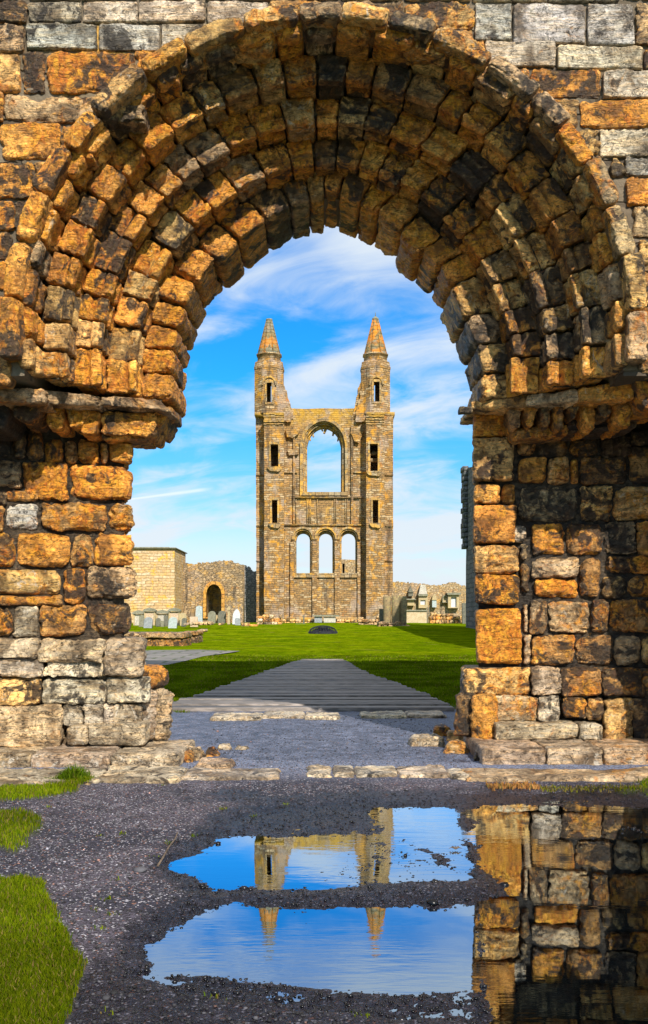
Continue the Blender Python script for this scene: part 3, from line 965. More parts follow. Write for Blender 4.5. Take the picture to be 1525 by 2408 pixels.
acc = Acc()
rp = [
    (1090, 1572, 1246, 1632, 't'), (1250, 1570, 1318, 1632, 'q'), (1320, 1572, 1414, 1634, 'b'), (1416, 1572, 1508, 1636, 'b'), (1510, 1574, 1600, 1640, 'd'),
    (1152, 1636, 1262, 1694, 'p'), (1264, 1634, 1312, 1694, 'w'), (1322, 1638, 1374, 1688, 'o'), (1376, 1638, 1416, 1690, 't'), (1418, 1640, 1482, 1744, 't'), (1484, 1642, 1524, 1742, 'd'), (1526, 1642, 1600, 1742, 'b'),
]
for (x0, y0, x1, y1, c) in rp:
    wall_stone(acc, PR, x0, y0, x1, y1, c, proud=(y1 - 1560) / 1700.0 + 0.02, depth=0.4, r=0.03, rough=1.2, bed=0.7, pit=0.4, gap=-0.004, lean=0.35 if y0 < 1600 else 0.05)
PR_BENCH = ((1166, 1702, 1362, 1739, 'q'), (1364, 1702, 1420, 1741, 'w'))
for (x0, y0, x1, y1, c) in PR_BENCH:
    px_block(acc, x0, y0, x1, y1, 8.17, 8.15, 0.5, c, r=0.03, rough=0.9, bed=0.5, pit=0.2)
RREV = Line((1.025, 8.45), (1.36, 8.23))
wall_stone(acc, RREV, 1066, 1628, 1112, 1738, 'd', proud=0.0, depth=0.5, r=0.06, rough=1.4, jit=0.6)
wall_stone(acc, RREV, 1108, 1634, 1156, 1742, 'o', proud=0.03, depth=0.5, r=0.05, rough=1.4, jit=0.6)
jamb_core(acc, PR, 0.05, PR.L + 0.5, 0.0, 0.69, 0.5, 0.035, (0.34, 0.28, 0.21))
acc.build('plinth', STONE, portal)


acc = Acc()
kw = dict(r=0.025, rough=1.3, bed=1.2, pit=0.4)
px_block(acc, -60, 902, 104, 938, 7.30, 7.45, 0.6, 'g', Yt1=916, Yb1=948, **kw)
px_block(acc, 106, 916, 238, 948, 7.58, 7.78, 0.6, 'g', Yt1=930, Yb1=954, **kw)
px_block(acc, 238, 932, 372, 952, 7.80, 8.10, 0.7, 'g', Yt1=938, Yb1=966, X1b=402, **kw)
px_block(acc, 372, 948, 404, 972, 8.14, 8.2, 0.6, 'd', **kw)
kw = dict(r=0.035, rough=1.5, bed=0.6, pit=0.8)
px_block(acc, -60, 940, 30, 1010, 7.48, 7.6, 0.5, 'k', X0b=-60, X1b=10, **kw)
px_block(acc, 28, 945, 98, 990, 7.56, 7.62, 0.5, 'd', X0b=34, X1b=76, **kw)
px_block(acc, 102, 952, 150, 1008, 7.78, 7.82, 0.4, 'o', X0b=110, X1b=146, **kw)
px_block(acc, 156, 956, 212, 1002, 7.84, 7.88, 0.4, 'y', X0b=160, X1b=196, **kw)
px_block(acc, 198, 966, 236, 1022, 7.88, 7.92, 0.4, 'o', X0b=188, X1b=222, **kw)
px_block(acc, 236, 966, 374, 1020, 7.98, 8.15, 0.6, 'o', X0b=240, X1b=360, Yt1=970, Yb1=1026, **kw)
px_block(acc, 362, 968, 396, 1004, 8.16, 8.24, 0.7, 'd', X0b=356, X1b=374, Yb1=1010, **kw)
px_block(acc, 240, 1018, 346, 1034, 8.06, 8.2, 0.5, 'o', r=0.02, rough=1.2, bed=0.5, pit=0.3)
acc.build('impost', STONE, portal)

acc = Acc()
kw = dict(r=0.022, rough=1.1, bed=0.8, pit=0.3)
px_block(acc, 1108, 944, 1240, 962, 8.32, 8.04, 0.7, 't', Yt1=928, Yb1=956, **kw)
px_block(acc, 1240, 928, 1362, 954, 8.02, 7.72, 0.7, 'p', Yt1=911, Yb1=944, **kw)
px_block(acc, 1362, 911, 1492, 944, 7.70, 7.44, 0.7, 'y', Yt1=893, Yb1=936, **kw)
px_block(acc, 1492, 896, 1580, 960, 7.38, 7.30, 0.6, 'b', X0b=1514, **kw)
px_block(acc, 1081, 956, 1112, 970, 8.34, 8.30, 0.10, 'k', r=0.012, rough=0.5, bed=0, pit=0)
kw = dict(r=0.04, rough=1.6, bed=0.4, pit=0.8)
xs = [1196, 1232, 1268, 1300, 1336, 1366, 1408, 1446, 1496]
cds = 'bodbdodo'
for k in range(8):
    d0 = 8.18 - (xs[k] - 1196) / 300 * 0.6
    yb = random.uniform(982, 1012)
    px_block(acc, xs[k], 956 - (xs[k] - 1196) * 0.055, xs[k + 1] - 3, yb, d0, d0 - 0.05, 0.5, cds[k], X0b=xs[k] + random.uniform(2, 12), X1b=xs[k + 1] - random.uniform(4, 14), **kw)
px_block(acc, 1204, 1006, 1340, 1034, 8.28, 8.1, 0.4, 'b', Yt1=1000, Yb1=1020, **kw)
px_block(acc, 1340, 990, 1500, 1018, 8.08, 7.8, 0.4, 'k', Yt1=970, Yb1=1006, **kw)
acc.build('impost', STONE, portal)

# ------------------------------------------------------------------ steps, kerbs and loose stones
def slab(name, label, cat, X0, X1, Yf, dback, ztop, code, group=None, ends=(0, 0), r=0.03, parent=None, **kw):
    """a slab lying on the ground: its front foot is at picture row Yf between X0 and X1"""
    df = CAMZ * F / (Yf - HY)
    x0, x1 = (X0 - CX) / F * df, (X1 - CX) / F * df
    acc = Acc()
    t, m = pal(code)
    fr = [(x0, df, -0.05), (x1, df, -0.05), (x1, df + 0.02, ztop), (x0, df + 0.02, ztop)]
    bk = [(x0 + ends[0], dback, -0.05), (x1 + ends[1], dback, -0.05), (x1 + ends[1], dback, ztop), (x0 + ends[0], dback, ztop)]
    opts = dict(r=r, rough=1.0, bed=0.6, pit=0.3, step=0.014)
    opts.update(kw)
    free_stone(acc, fr + bk, t, m, **opts)
    if parent is not None:
        return acc.build(name, STONE, parent)
    o = acc.build(name, STONE, None, loc=((x0 + x1) / 2, df, 0))
    return tag(o, label, cat, group)


stl = thing('stone_step', 'long worn stone step under the left plinth of the archway', 'step', (-2.0, 7.5, 0))
for (a_, b_, c) in ((-160, 70, 'q'), (71, 256, 'q'), (258, 421, 'q')):
    slab('slab', '', '', a_, b_, 1812, 8.35, 0.115, c, parent=stl, r=0.025)
slab('slab', '', '', 330, 470, 1793, 8.1, 0.10, 'p', parent=stl, r=0.03)
strr = thing('stone_step', 'cracked stone step with yellow lichen under the right plinth', 'step', (2.0, 7.6, 0))
for (a_, b_, c) in ((1136, 1286, 'q'), (1288, 1420, 'q'), (1422, 1700, 'p')):
    slab('slab', '', '', a_, b_, 1804, 8.7, 0.135, c, parent=strr, r=0.03)

KG = 'pale kerb slabs along the front of the archway'
slab('kerb_slab', 'tapering pale kerb slab at the left picture edge behind the grass', 'kerb slab', -120, 212, 1856, 7.3, 0.035, 'w', KG)
slab('kerb_slab', 'long pale kerb slab right of the grass tuft at left', 'kerb slab', 214, 420, 1850, 7.3, 0.05, 'w', KG)
slab('kerb_slab', 'pale kerb slab ending the left kerb beside the gravel path', 'kerb slab', 424, 655, 1844, 7.25, 0.045, 'w', KG)
slab('kerb_slab', 'broad pink grey kerb slab in front of the right step', 'kerb slab', 1098, 1700, 1846, 7.2, 0.05, 'p', KG)
TG = 'flat threshold stones sunk across the path'
thr = [(720, 782, 1837, 'oblong white threshold stone next to the left gap of the row'), (783, 834, 1836, 'small square white threshold stone'),
       (836, 940, 1836, 'longest white threshold stone mid row'), (941, 1062, 1838, 'speckled white threshold stone left of the end stone'),
       (1064, 1112, 1843, 'rounded end stone of the row touching the right kerb slab')]
for (a_, b_, y_, l_) in thr:
    df = CAMZ * F / (y_ - HY)
    slab('threshold_stone', l_, 'paving stone', a_, b_, y_, df + 0.44, 0.045, 'w', TG, r=0.03)
BG = 'pale edging stones between gravel and slatted path'
edg = [(492, 614, 1698, 'leftmost edging stone before the slatted path'), (616, 716, 1693, 'edging stone second from the left before the slats'),
       (718, 800, 1696, 'sunlit edging stone in the middle of the slat edge'), (850, 958, 1693, 'shaded edging stone right of the gap'), (960, 1052, 1692, 'shaded edging stone at the far right of the slat edge')]
for (a_, b_, y_, l_) in edg:
    df = CAMZ * F / (y_ - HY)
    slab('edging_stone', l_, 'edging stone', a_, b_, y_, df + 0.55, 0.05, 'w', BG, r=0.035)


def boulder(label, X0, X1, Y0, Y1, code, group=None, zb=0.0, dp=None):
    df = (CAMZ - zb) * F / (Y1 - HY)
    w_ = (X1 - X0) / F * df
    h_ = (Y1 - Y0) / F * df
    dp = dp or w_ * 0.7
    acc = Acc()
    t, m = pal(code)
    x0, x1 = (X0 - CX) / F * df, (X1 - CX) / F * df
    j = lambda s: random.uniform(-s, s)
    fr = [(x0, df, zb - 0.04), (x1, df + j(0.05), zb - 0.04), (x1 - w_ * random.uniform(0.02, 0.2), df + 0.05, zb + h_ * 0.85), (x0 + w_ * random.uniform(0.02, 0.2), df + 0.05, zb + h_ * 0.85)]
    bk = [(p[0] + j(0.03), p[1] + dp, p[2]) for p in fr]
    free_stone(acc, fr + bk, t, m, r=min(w_, h_) * 0.32, rough=1.5, bed=0.6, pit=0.6, step=0.012, back=True)
    o = acc.build('loose_stone', STONE, None, loc=((x0 + x1) / 2, df + dp / 2, zb))
    return tag(o, label, 'stone', group)


LG = 'loose stones at the foot of the archway'
boulder('round tan stone leaning on the right end of the left step', 414, 458, 1764, 1800, 't', LG)
boulder('dark grey stone between the round tan stone and the end stone', 452, 488, 1762, 1792, 'g', LG)
boulder('knobbly brown stone at the tip of the left step rubble', 476, 512, 1752, 1784, 'b', LG)
boulder('flat pale stone low in the gravel right of the left step', 508, 548, 1752, 1768, 'w', LG)
boulder('small pale stone furthest out on the gravel', 548, 586, 1754, 1768, 'w', LG)
boulder('thin buff slab lying below the left rubble heap', 440, 556, 1795, 1818, 'p', LG, dp=0.35)
boulder('large flat brown stone in shade furthest left of the right pier', 960, 1052, 1732, 1760, 'q', LG)
boulder('tan wedge stone against the right plinth', 1040, 1112, 1742, 1776, 't', LG)
boulder('brown stone lying on top of the large flat stone', 1016, 1074, 1706, 1736, 'b', LG)
boulder('small rounded stone tucked behind the tan wedge', 1052, 1094, 1718, 1746, 't', LG)
boulder('dark chipped stone in the hollow below the right step', 1112, 1180, 1772, 1796, 'd', LG)

#---PART2---
# ------------------------------------------------------------------ ground, puddle, lawn, path
def poly_sdf(px, py, poly):
    """signed distance (negative inside) in picture units with rows stretched"""
    P = np.array(poly, float)
    d = np.full(len(px), 1e9)
    ins = np.zeros(len(px), bool)
    n = len(P)
    KY = 2.0
    for i_ in range(n):
        ax, ay = P[i_][0], P[i_][1] * KY
        bx, by = P[(i_ + 1) % n][0], P[(i_ + 1) % n][1] * KY
        ex, ey = bx - ax, by - ay
        wx, wy = px - ax, py * KY - ay
        t = np.clip((wx * ex + wy * ey) / (ex * ex + ey * ey + 1e-9), 0, 1)
        d = np.minimum(d, np.hypot(wx - ex * t, wy - ey * t))
        c = ((ay > py * KY) != (by > py * KY)) & (px < (bx - ax) * (py * KY - ay) / (by - ay + 1e-12) + ax)
        ins ^= c
    return np.where(ins, -d, d)


WATER = [
    [(1080, 1889), (1300, 1886), (1800, 1890), (1900, 2800), (1130, 2800), (1135, 2340), (1120, 2120), (1196, 2104), (1160, 2078), (1118, 2055)],
    [(862, 1930), (900, 1908), (960, 1897), (1085, 1887), (1130, 2062), (1060, 2044), (1000, 2006), (930, 1990), (880, 1975)],
    [(392, 2038), (440, 2004), (500, 1976), (560, 1960), (700, 1952), (860, 1940), (960, 1960), (1130, 2060), (1010, 2062), (880, 2072), (760, 2086), (640, 2090), (540, 2096), (450, 2072)],
    [(325, 2225), (375, 2180), (470, 2146), (560, 2122), (700, 2132), (830, 2126), (960, 2120), (1125, 2124), (1140, 2334), (960, 2350), (800, 2338), (640, 2316), (470, 2304), (330, 2300), (350, 2262)],
]
SHALLOW = [
    [(520, 1958), (600, 1905), (900, 1900), (900, 1975), (980, 2010), (1110, 2062), (950, 2070), (800, 2060), (820, 1990), (760, 1962)],
    [(1380, 1970), (1450, 1945), (1800, 1935), (1800, 1990), (1500, 1990)],
    [(360, 2300), (700, 2330), (1100, 2345), (1120, 2400), (700, 2380), (420, 2340)],
]
GRASS = [
    [(-900, 2088), (-100, 2086), (60, 2084), (108, 2094), (126, 2150), (150, 2222), (186, 2285), (182, 2330), (160, 2400), (150, 2500), (150, 3200), (-900, 3200)],
    [(-900, 1914), (-100, 1915), (50, 1918), (92, 1948), (78, 1992), (30, 2010), (-900, 2014)],
    [(-900, 1888), (-100, 1870), (0, 1862), (150, 1850), (214, 1846), (172, 1872), (90, 1886), (0, 1894), (-900, 1905)],
    [(1470, 1866), (1560, 1836), (1800, 1830), (1800, 1880), (1540, 1878)],
]


def to_px(x, y, z=0.0):
    return CX + x / y * F, HY + (CAMZ - z) / y * F


def ground_fields(x, y, wet=False):
    px, py = to_px(x, y)
    p3 = np.stack([x, y, 0 * x], -1).astype(np.float32)
    wob = fbm(p3 * 5.0, 4, 0.55)
    s = np.full(len(x), 1e9)
    for p in WATER: s = np.minimum(s, poly_sdf(px, py, p))
    sh = np.full(len(x), 1e9)
    for p in SHALLOW: sh = np.minimum(sh, poly_sdf(px, py, p))
    g = np.full(len(x), 1e9)
    for p in GRASS: g = np.minimum(g, poly_sdf(px, py, p))
    s = s + 14 * wob
    h = 0.022 * np.tanh(s / 60.0) + 0.0045 * fbm(p3 * 9.0 + 5, 4, 0.6)
    k = np.clip(1 - np.maximum(sh + 12 * wob, 0) / 30.0, 0, 1)
    h = h * (1 - 0.86 * k) + k * (-0.0046 + 0.0085 * np.clip((1968 - py) / 30.0, 0, 1) * np.clip((875 - px) / 25.0, 0, 1) + 0.0035 * fbm(p3 * np.array([7.0, 5.0, 1.0], np.float32) + 9, 4, 0.65))
    far = np.clip((y - 7.2) / 0.8, 0, 1)
    h = h * (1 - 0.6 * far) + 0.004 * far
    gm = np.clip(0.5 - (g + 16 * wob) / 22.0, 0, 1)
    h = h + gm * 0.016
    if wet:
        big_ = fbm(p3 * np.array([1.6, 1.1, 1.0], np.float32) + 3, 4, 0.6)
        wt = np.clip(1.25 - (s - 20) / 130.0 + 1.1 * big_, 0, 1)
        wt = np.maximum(wt, np.clip((2300 - 0 * py - 2300 + (py - 2230)) / 140.0, 0, 1) * np.clip((px - 130) / 60.0, 0, 1) * np.clip(0.9 + big_, 0, 1))
        wt = wt * np.clip((7.0 - y) / 0.7, 0, 1)
        return h, gm, wt
    return h, gm


WZ = -0.004
ny, nx = 470, 640
yy = 2.25 * (13.2 / 2.25) ** (np.linspace(0, 1, ny))
uu = np.linspace(-0.58, 0.58, nx)
Yg, Ug = np.meshgrid(yy, uu, indexing='ij')
Xg = (Ug * (Yg + 0.6)).ravel()
Yg = Yg.ravel()
H, GM, WET = ground_fields(Xg, Yg, True)
p3 = np.stack([Xg, Yg, 0 * Xg], -1).astype(np.float32)
H = H + 0.0020 * vnoise(p3 * 55) + 0.0012 * vnoise(p3 * 120)
ii, jj = np.meshgrid(np.arange(ny - 1), np.arange(nx - 1), indexing='ij')
b_ = (ii * nx + jj).ravel()
gq = np.stack([b_, b_ + 1, b_ + nx + 1, b_ + nx], -1)

m, N = new_mat('gravel')
co = N.n('ShaderNodeTexCoord').outputs['Object']
bls = N.n('ShaderNodeSeparateColor', {0: N.n('ShaderNodeAttribute', attribute_name='blend').outputs['Color']})
bl, wetm = bls.outputs[0], bls.outputs[1]
vor = N.n('ShaderNodeTexVoronoi', {'Vector': co, 'Scale': 125.0, 'Randomness': 1.0})
cs = N.n('ShaderNodeSeparateColor', {0: vor.outputs['Color']})
n1 = N.noise(co, 0.9, 6, 0.6, 0.6)
n2 = N.noise(co, 7.0, 6, 0.65)
base = N.mix(N.ss(n1, 0.40, 0.60), (0.026, 0.025, 0.040, 1), (0.066, 0.056, 0.074, 1))
base = N.mix(N.ss(n2, 0.54, 0.72), base, (0.125, 0.11, 0.132, 1))
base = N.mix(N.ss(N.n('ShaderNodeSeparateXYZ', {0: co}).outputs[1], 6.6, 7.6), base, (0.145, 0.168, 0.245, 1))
base = N.mix(1.0, base, N.n('ShaderNodeMapRange', {0: cs.outputs[0], 1: 0.0, 2: 1.0, 3: 0.22, 4: 1.9}).outputs[0], 'MULTIPLY')
base = N.mix(N.math('GREATER_THAN', cs.outputs[1], 0.93), base, (0.36, 0.34, 0.37, 1))
base = N.mix(N.math('GREATER_THAN', cs.outputs[2], 0.97), base, (0.24, 0.12, 0.085, 1))
gp = N.n('ShaderNodeSeparateXYZ', {0: co})
dry = N.ss(N.math('MULTIPLY_ADD', N.math('SUBTRACT', n2, 0.5), 0.022, gp.outputs[2]), 0.006, 0.019)
dry = N.math('MULTIPLY', dry, N.math('SUBTRACT', 1.0, N.math('MULTIPLY', N.ss(N.math('MULTIPLY_ADD', N.math('SUBTRACT', n2, 0.5), 0.9, wetm), 0.25, 0.85), 0.88)))
base = N.mix(dry, N.mix(1.0, base, (0.15, 0.155, 0.20, 1), 'MULTIPLY'), base)
soil = N.mix(n2, (0.035, 0.04, 0.010, 1), (0.07, 0.085, 0.014, 1))
base = N.mix(bl, base, soil)
rg = N.n('ShaderNodeMapRange', {0: dry, 3: 0.30, 4: 0.85}).outputs[0]
hgt = N.math('SUBTRACT', 1.0, vor.outputs['Distance'])
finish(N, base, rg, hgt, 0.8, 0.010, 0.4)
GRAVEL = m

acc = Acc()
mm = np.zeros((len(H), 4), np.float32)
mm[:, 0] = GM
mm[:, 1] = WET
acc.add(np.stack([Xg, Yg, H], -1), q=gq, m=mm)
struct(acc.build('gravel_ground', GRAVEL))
# the ground goes on to the sides and behind, one gently lower sheet to the horizon
acc = Acc()
acc.add([(-900, -300, -0.075), (900, -300, -0.075), (900, 1500, -0.075), (-900, 1500, -0.075)], q=[(0, 1, 2, 3)])
m, N = new_mat('far_ground')
co = N.n('ShaderNodeTexCoord').outputs['Object']
a = N.noise(co, 0.4, 6, 0.6)
finish(N, N.mix(a, (0.03, 0.05, 0.008, 1), (0.07, 0.10, 0.02, 1)), 0.95)
struct(acc.build('ground', m, smooth=False))

# water
m, N = new_mat('puddle_water')
co = N.n('ShaderNodeTexCoord').outputs['Object']
w1 = N.noise(N.vmul(co, (1.0, 3.4, 1)), 3.2, 3, 0.5, 0.3)
w2 = N.noise(N.vmul(co, (1.0, 5.0, 1)), 9.0, 2, 0.5, 0.0)
reg = N.ss(N.noise(co, 0.55, 2, 0.5), 0.42, 0.62)
b = N.n('ShaderNodeBump', {'Height': N.math('MULTIPLY', reg, N.math('MULTIPLY_ADD', w2, 0.35, w1)), 'Strength': 0.014, 'Distance': 0.1})
fr = N.n('ShaderNodeFresnel', {'IOR': 1.55, 'Normal': b.outputs[0]}).outputs[0]
fr = N.math('MULTIPLY_ADD', fr, 1.6, 0.26, clamp=True)
gl = N.n('ShaderNodeBsdfGlossy', {'Color': (0.72, 0.86, 1.0, 1), 'Roughness': 0.012, 'Normal': b.outputs[0]})
tr_ = N.n('ShaderNodeBsdfTransparent', {'Color': (0.34, 0.37, 0.45, 1)})
N.n('ShaderNodeOutputMaterial', {0: N.n('ShaderNodeMixShader', {0: fr, 1: tr_.outputs[0], 2: gl.outputs[0]}).outputs[0]})
acc = Acc()
acc.add([(-1.9, 2.26, WZ), (3.4, 2.26, WZ), (5.0, 7.0, WZ), (-1.9, 7.0, WZ)], q=[(0, 1, 2, 3)])
struct(acc.build('puddle_water', m, smooth=False))

# loose pebbles
def ico():
    t = (1 + 5 ** 0.5) / 2
    v = np.array([(-1, t, 0), (1, t, 0), (-1, -t, 0), (1, -t, 0), (0, -1, t), (0, 1, t), (0, -1, -t), (0, 1, -t), (t, 0, -1), (t, 0, 1), (-t, 0, -1), (-t, 0, 1)], float)
    f = np.array([(0, 11, 5), (0, 5, 1), (0, 1, 7), (0, 7, 10), (0, 10, 11), (1, 5, 9), (5, 11, 4), (11, 10, 2), (10, 7, 6), (7, 1, 8), (3, 9, 4), (3, 4, 2), (3, 2, 6), (3, 6, 8), (3, 8, 9), (4, 9, 5), (2, 4, 11), (6, 2, 10), (8, 6, 7), (9, 8, 1)])
    return v / np.linalg.norm(v[0]), f


iv, jf = ico()
n = 36000
d = 2.35 * (11.6 / 2.35) ** RNG.random(n)
x = RNG.uniform(-0.42, 0.42, n) * d
hh, gm, wt = ground_fields(x, d, True)
keep = (hh > -0.016) & (gm < 0.6) & ~((np.abs(x) > 1.1) & (d > 6.75)) & ~((d > 6.7) & (d < 7.3) & (x > -3) & (x < -0.25)) & ~((d > 6.6) & (d < 7.3) & (x > -0.2))
x, d, hh, wt = x[keep], d[keep], hh[keep], wt[keep]
n = len(x)
sz = RNG.gamma(2.4, 0.0008, n) + 0.0010 + 0.00016 * d
bigs = RNG.random(n) < 0.012
sz[bigs] *= RNG.uniform(1.6, 3.0, bigs.sum())
sc = np.stack([sz * RNG.uniform(0.8, 1.4, n), sz * RNG.uniform(0.8, 1.4, n), sz * RNG.uniform(0.5, 0.9, n)], -1)
an = RNG.uniform(0, 6.28, n)
V = iv[None] * sc[:, None] * RNG.uniform(0.8, 1.2, (n, 12, 1))
cx_, sx_ = np.cos(an)[:, None], np.sin(an)[:, None]
V = np.stack([V[..., 0] * cx_ - V[..., 1] * sx_ + x[:, None], V[..., 0] * sx_ + V[..., 1] * cx_ + d[:, None], V[..., 2] + (hh + sc[:, 2] * 0.3)[:, None]], -1)
T = (jf[None] + (np.arange(n) * 12)[:, None, None]).reshape(-1, 3)
g0 = RNG.gamma(1.1, 0.062, n) + 0.012
g0 = np.where(RNG.random(n) < 0.018, RNG.uniform(0.22, 0.42, n), g0)
tintp = np.stack([g0, g0 * 0.97, g0 * 1.10], -1)
br_ = RNG.random(n) < 0.06
tintp[br_] = tintp[br_] * np.array([1.9, 1.05, 0.75])
tintp = tintp * (1 - 0.74 * np.clip(wt * 1.2, 0, 1))[:, None]
acc = Acc()
acc.add(V.reshape(-1, 3), t=T, c=np.repeat(tintp, 12, 0))
m, N = new_mat('pebbles')
ti = N.n('ShaderNodeAttribute', attribute_name='tint').outputs['Color']
gp = N.n('ShaderNodeSeparateXYZ', {0: N.n('ShaderNodeTexCoord').outputs['Object']})
dry = N.ss(gp.outputs[2], 0.010, 0.024)
finish(N, N.mix(dry, N.mix(1.0, ti, (0.20, 0.21, 0.26, 1), 'MULTIPLY'), ti), N.n('ShaderNodeMapRange', {0: dry, 3: 0.25, 4: 0.8}).outputs[0], spec=0.4)
struct(acc.build('gravel_pebbles', m), 'stuff')


# ---- grass blades
def grass_mat(name, a, b, dry_):
    m, N = new_mat(name)
    ti = N.n('ShaderNodeAttribute', attribute_name='tint').outputs['Color']
    p = N.n('ShaderNodeBsdfDiffuse', {'Color': ti})
    t = N.n('ShaderNodeBsdfTranslucent', {'Color': ti})
    N.n('ShaderNodeOutputMaterial', {0: N.n('ShaderNodeMixShader', {0: 0.35, 1: p.outputs[0], 2: t.outputs[0]}).outputs[0]})
    return m


GRASSM = grass_mat('grass_blades', None, None, None)


def blades(name, x, y, z, hgt, wid, c0, c1, dryf=0.08, lean=0.6):
    n = len(x)
    an = RNG.uniform(0, 6.28, n)
    ln_ = RNG.uniform(0.1, lean, n) * hgt
    la = RNG.uniform(0, 6.28, n)
    dx, dy = np.cos(an) * wid, np.sin(an) * wid
    lx, ly = np.cos(la) * ln_, np.sin(la) * ln_
    b0 = np.stack([x - dx, y - dy, z - 0.004], -1)
    b1 = np.stack([x + dx, y + dy, z - 0.004], -1)
    m0 = np.stack([x - dx * 0.8 + lx * 0.35, y - dy * 0.8 + ly * 0.35, z + hgt * 0.6], -1)
    m1 = np.stack([x + dx * 0.8 + lx * 0.35, y + dy * 0.8 + ly * 0.35, z + hgt * 0.6], -1)
    tp = np.stack([x + lx, y + ly, z + hgt * np.sqrt(np.maximum(0.1, 1 - (ln_ / hgt) ** 2))], -1)
    V = np.stack([b0, b1, m1, m0, tp], 1).reshape(-1, 3)
    k = np.arange(n)[:, None] * 5
    q = k + np.array([[0, 1, 2, 3]])
    t = k + np.array([[3, 2, 4]])
    f = RNG.random((n, 1))
    pch = np.clip(0.5 + 0.9 * fbm(np.stack([x * 2.2, y * 2.2, 0 * x], -1).astype(np.float32), 3), 0, 1)[:, None]
    col_ = np.array(c0) * (1 - f) + np.array(c1) * f
    col_ = col_ * (0.65 + 0.6 * pch)
    dr = RNG.random(n) < dryf
    col_[dr] = np.array([0.22, 0.16, 0.05]) * RNG.uniform(0.7, 1.2, (dr.sum(), 1))
    acc = Acc()
    acc.add(V, q=q, t=t, c=np.repeat(col_, 5, 0))
    return struct(acc.build(name, GRASSM, smooth=False), 'stuff')


n = 190000
d = 2.4 * (7.1 / 2.4) ** RNG.random(n)
side = RNG.random(n) < 0.86
x = np.where(side, RNG.uniform(-0.46, -0.19, n), RNG.uniform(0.27, 0.42, n)) * d
hh, gm = ground_fields(x, d)
px_, py_ = to_px(x, d)
sparse = np.where((py_ > 1905) & (py_ < 2040), 0.45, 1.0)
keep = (gm > 0.12 + 0.75 * RNG.random(n)) & (RNG.random(n) < sparse * (0.45 + 0.55 * gm))
x, d, hh = x[keep], d[keep], hh[keep]
blades('grass', x, d, hh, RNG.uniform(0.012, 0.034, len(x)), 0.0011 + 0.00028 * d, (0.065, 0.12, 0.003), (0.20, 0.235, 0.006), 0.10)
# small weeds scattered through the gravel
wx, wd = [], []
for k in range(46):
    dd_ = 2.7 * (6.9 / 2.7) ** random.random()
    xx_ = random.uniform(-0.34, 0.20) * dd_
    hz_, gz_ = ground_fields(np.array([xx_]), np.array([dd_]))
    if hz_[0] < 0.002: continue
    kk = random.randint(4, 16)
    wx += list(RNG.normal(xx_, 0.012, kk)); wd += list(RNG.normal(dd_, 0.012, kk))
wx, wd = np.array(wx), np.array(wd)
blades('weeds', wx, wd, ground_fields(wx, wd)[0], RNG.uniform(0.006, 0.02, len(wx)), np.full(len(wx), 0.0022), (0.07, 0.13, 0.004), (0.22, 0.26, 0.01), 0.15, 0.95)
# tuft on the kerb and brown fallen needles
n = 900
x0, d0 = (182 - CX) / F * 6.95, 6.85
x = RNG.normal(x0, 0.07, n); d = RNG.normal(d0, 0.05, n)
blades('grass_tuft', x, d, np.full(n, 0.02), RNG.uniform(0.03, 0.11, n) * np.exp(-((x - x0) / 0.09) ** 2) + 0.02, np.full(n, 0.003), (0.06, 0.14, 0.006), (0.18, 0.26, 0.012), 0.04, 0.9)
n = 420
x = RNG.uniform((1146 - CX) / F * 6.6, (1264 - CX) / F * 6.6, n); d = RNG.normal(6.58, 0.05, n)
o = blades('dry_leaves', x, d, np.full(n, 0.022), RNG.uniform(0.010, 0.035, n), np.full(n, 0.004), (0.30, 0.13, 0.04), (0.42, 0.22, 0.07), 0.2, 0.95)
n = 700
x = RNG.uniform((1262 - CX) / F * 6.6, (1640 - CX) / F * 6.6, n); d = RNG.normal(6.52, 0.06, n)
blades('moss', x, d, np.full(n, 0.02), RNG.uniform(0.006, 0.02, n), np.full(n, 0.004), (0.10, 0.08, 0.012), (0.16, 0.17, 0.015), 0.3, 0.95)

# twig on the gravel, leaf in the puddle
def tube(acc, pts, r0, r1, ns=7):
    pts = [Vector(p) for p in pts]
    V, q = [], []
    for i_, p in enumerate(pts):
        a_ = pts[max(0, i_ - 1)]; b2 = pts[min(len(pts) - 1, i_ + 1)]
        t = (b2 - a_).normalized()
        u = t.orthogonal().normalized(); w = t.cross(u)
        r = r0 + (r1 - r0) * i_ / (len(pts) - 1)
        for k in range(ns):
            an = 2 * math.pi * k / ns
            V.append((p + u * math.cos(an) * r + w * math.sin(an) * r)[:])
    for i_ in range(len(pts) - 1):
        for k in range(ns):
            q.append((i_ * ns + k, i_ * ns + (k + 1) % ns, (i_ + 1) * ns + (k + 1) % ns, (i_ + 1) * ns + k))
    acc.add(V, q=q, t=[(0, k + 1, k) for k in range(1, ns - 1)])


TWIG = mono_stone('dry_twig', (0.12, 0.085, 0.06), (0.20, 0.15, 0.11), lf=0.0, black=0.1, scale=20)
acc = Acc()
tp_ = []
for (X, Y) in ((372, 2052), (385, 2030), (398, 2006), (412, 1988), (418, 1972)):
    dd = CAMZ * F / (Y - HY)
    tp_.append(((X - CX) / F * dd, dd, 0.030))
tube(acc, tp_, 0.005, 0.003)
tag(acc.build('twig', TWIG, None, loc=tp_[0]), 'thin dry twig lying on the dark gravel left of the puddle', 'twig')
acc = Acc()
dd = CAMZ * F / (1998 - HY)
lx = (1072 - CX) / F * dd
for k in range(7):
    a0 = -1.2 + k * 0.4
    tube(acc, [(lx, dd, 0.004), (lx + 0.018 * math.sin(a0), dd + 0.012 * math.cos(a0), 0.010 + 0.004 * (k % 2)), (lx + 0.034 * math.sin(a0), dd + 0.02 * math.cos(a0), 0.004)], 0.004, 0.001, 5)
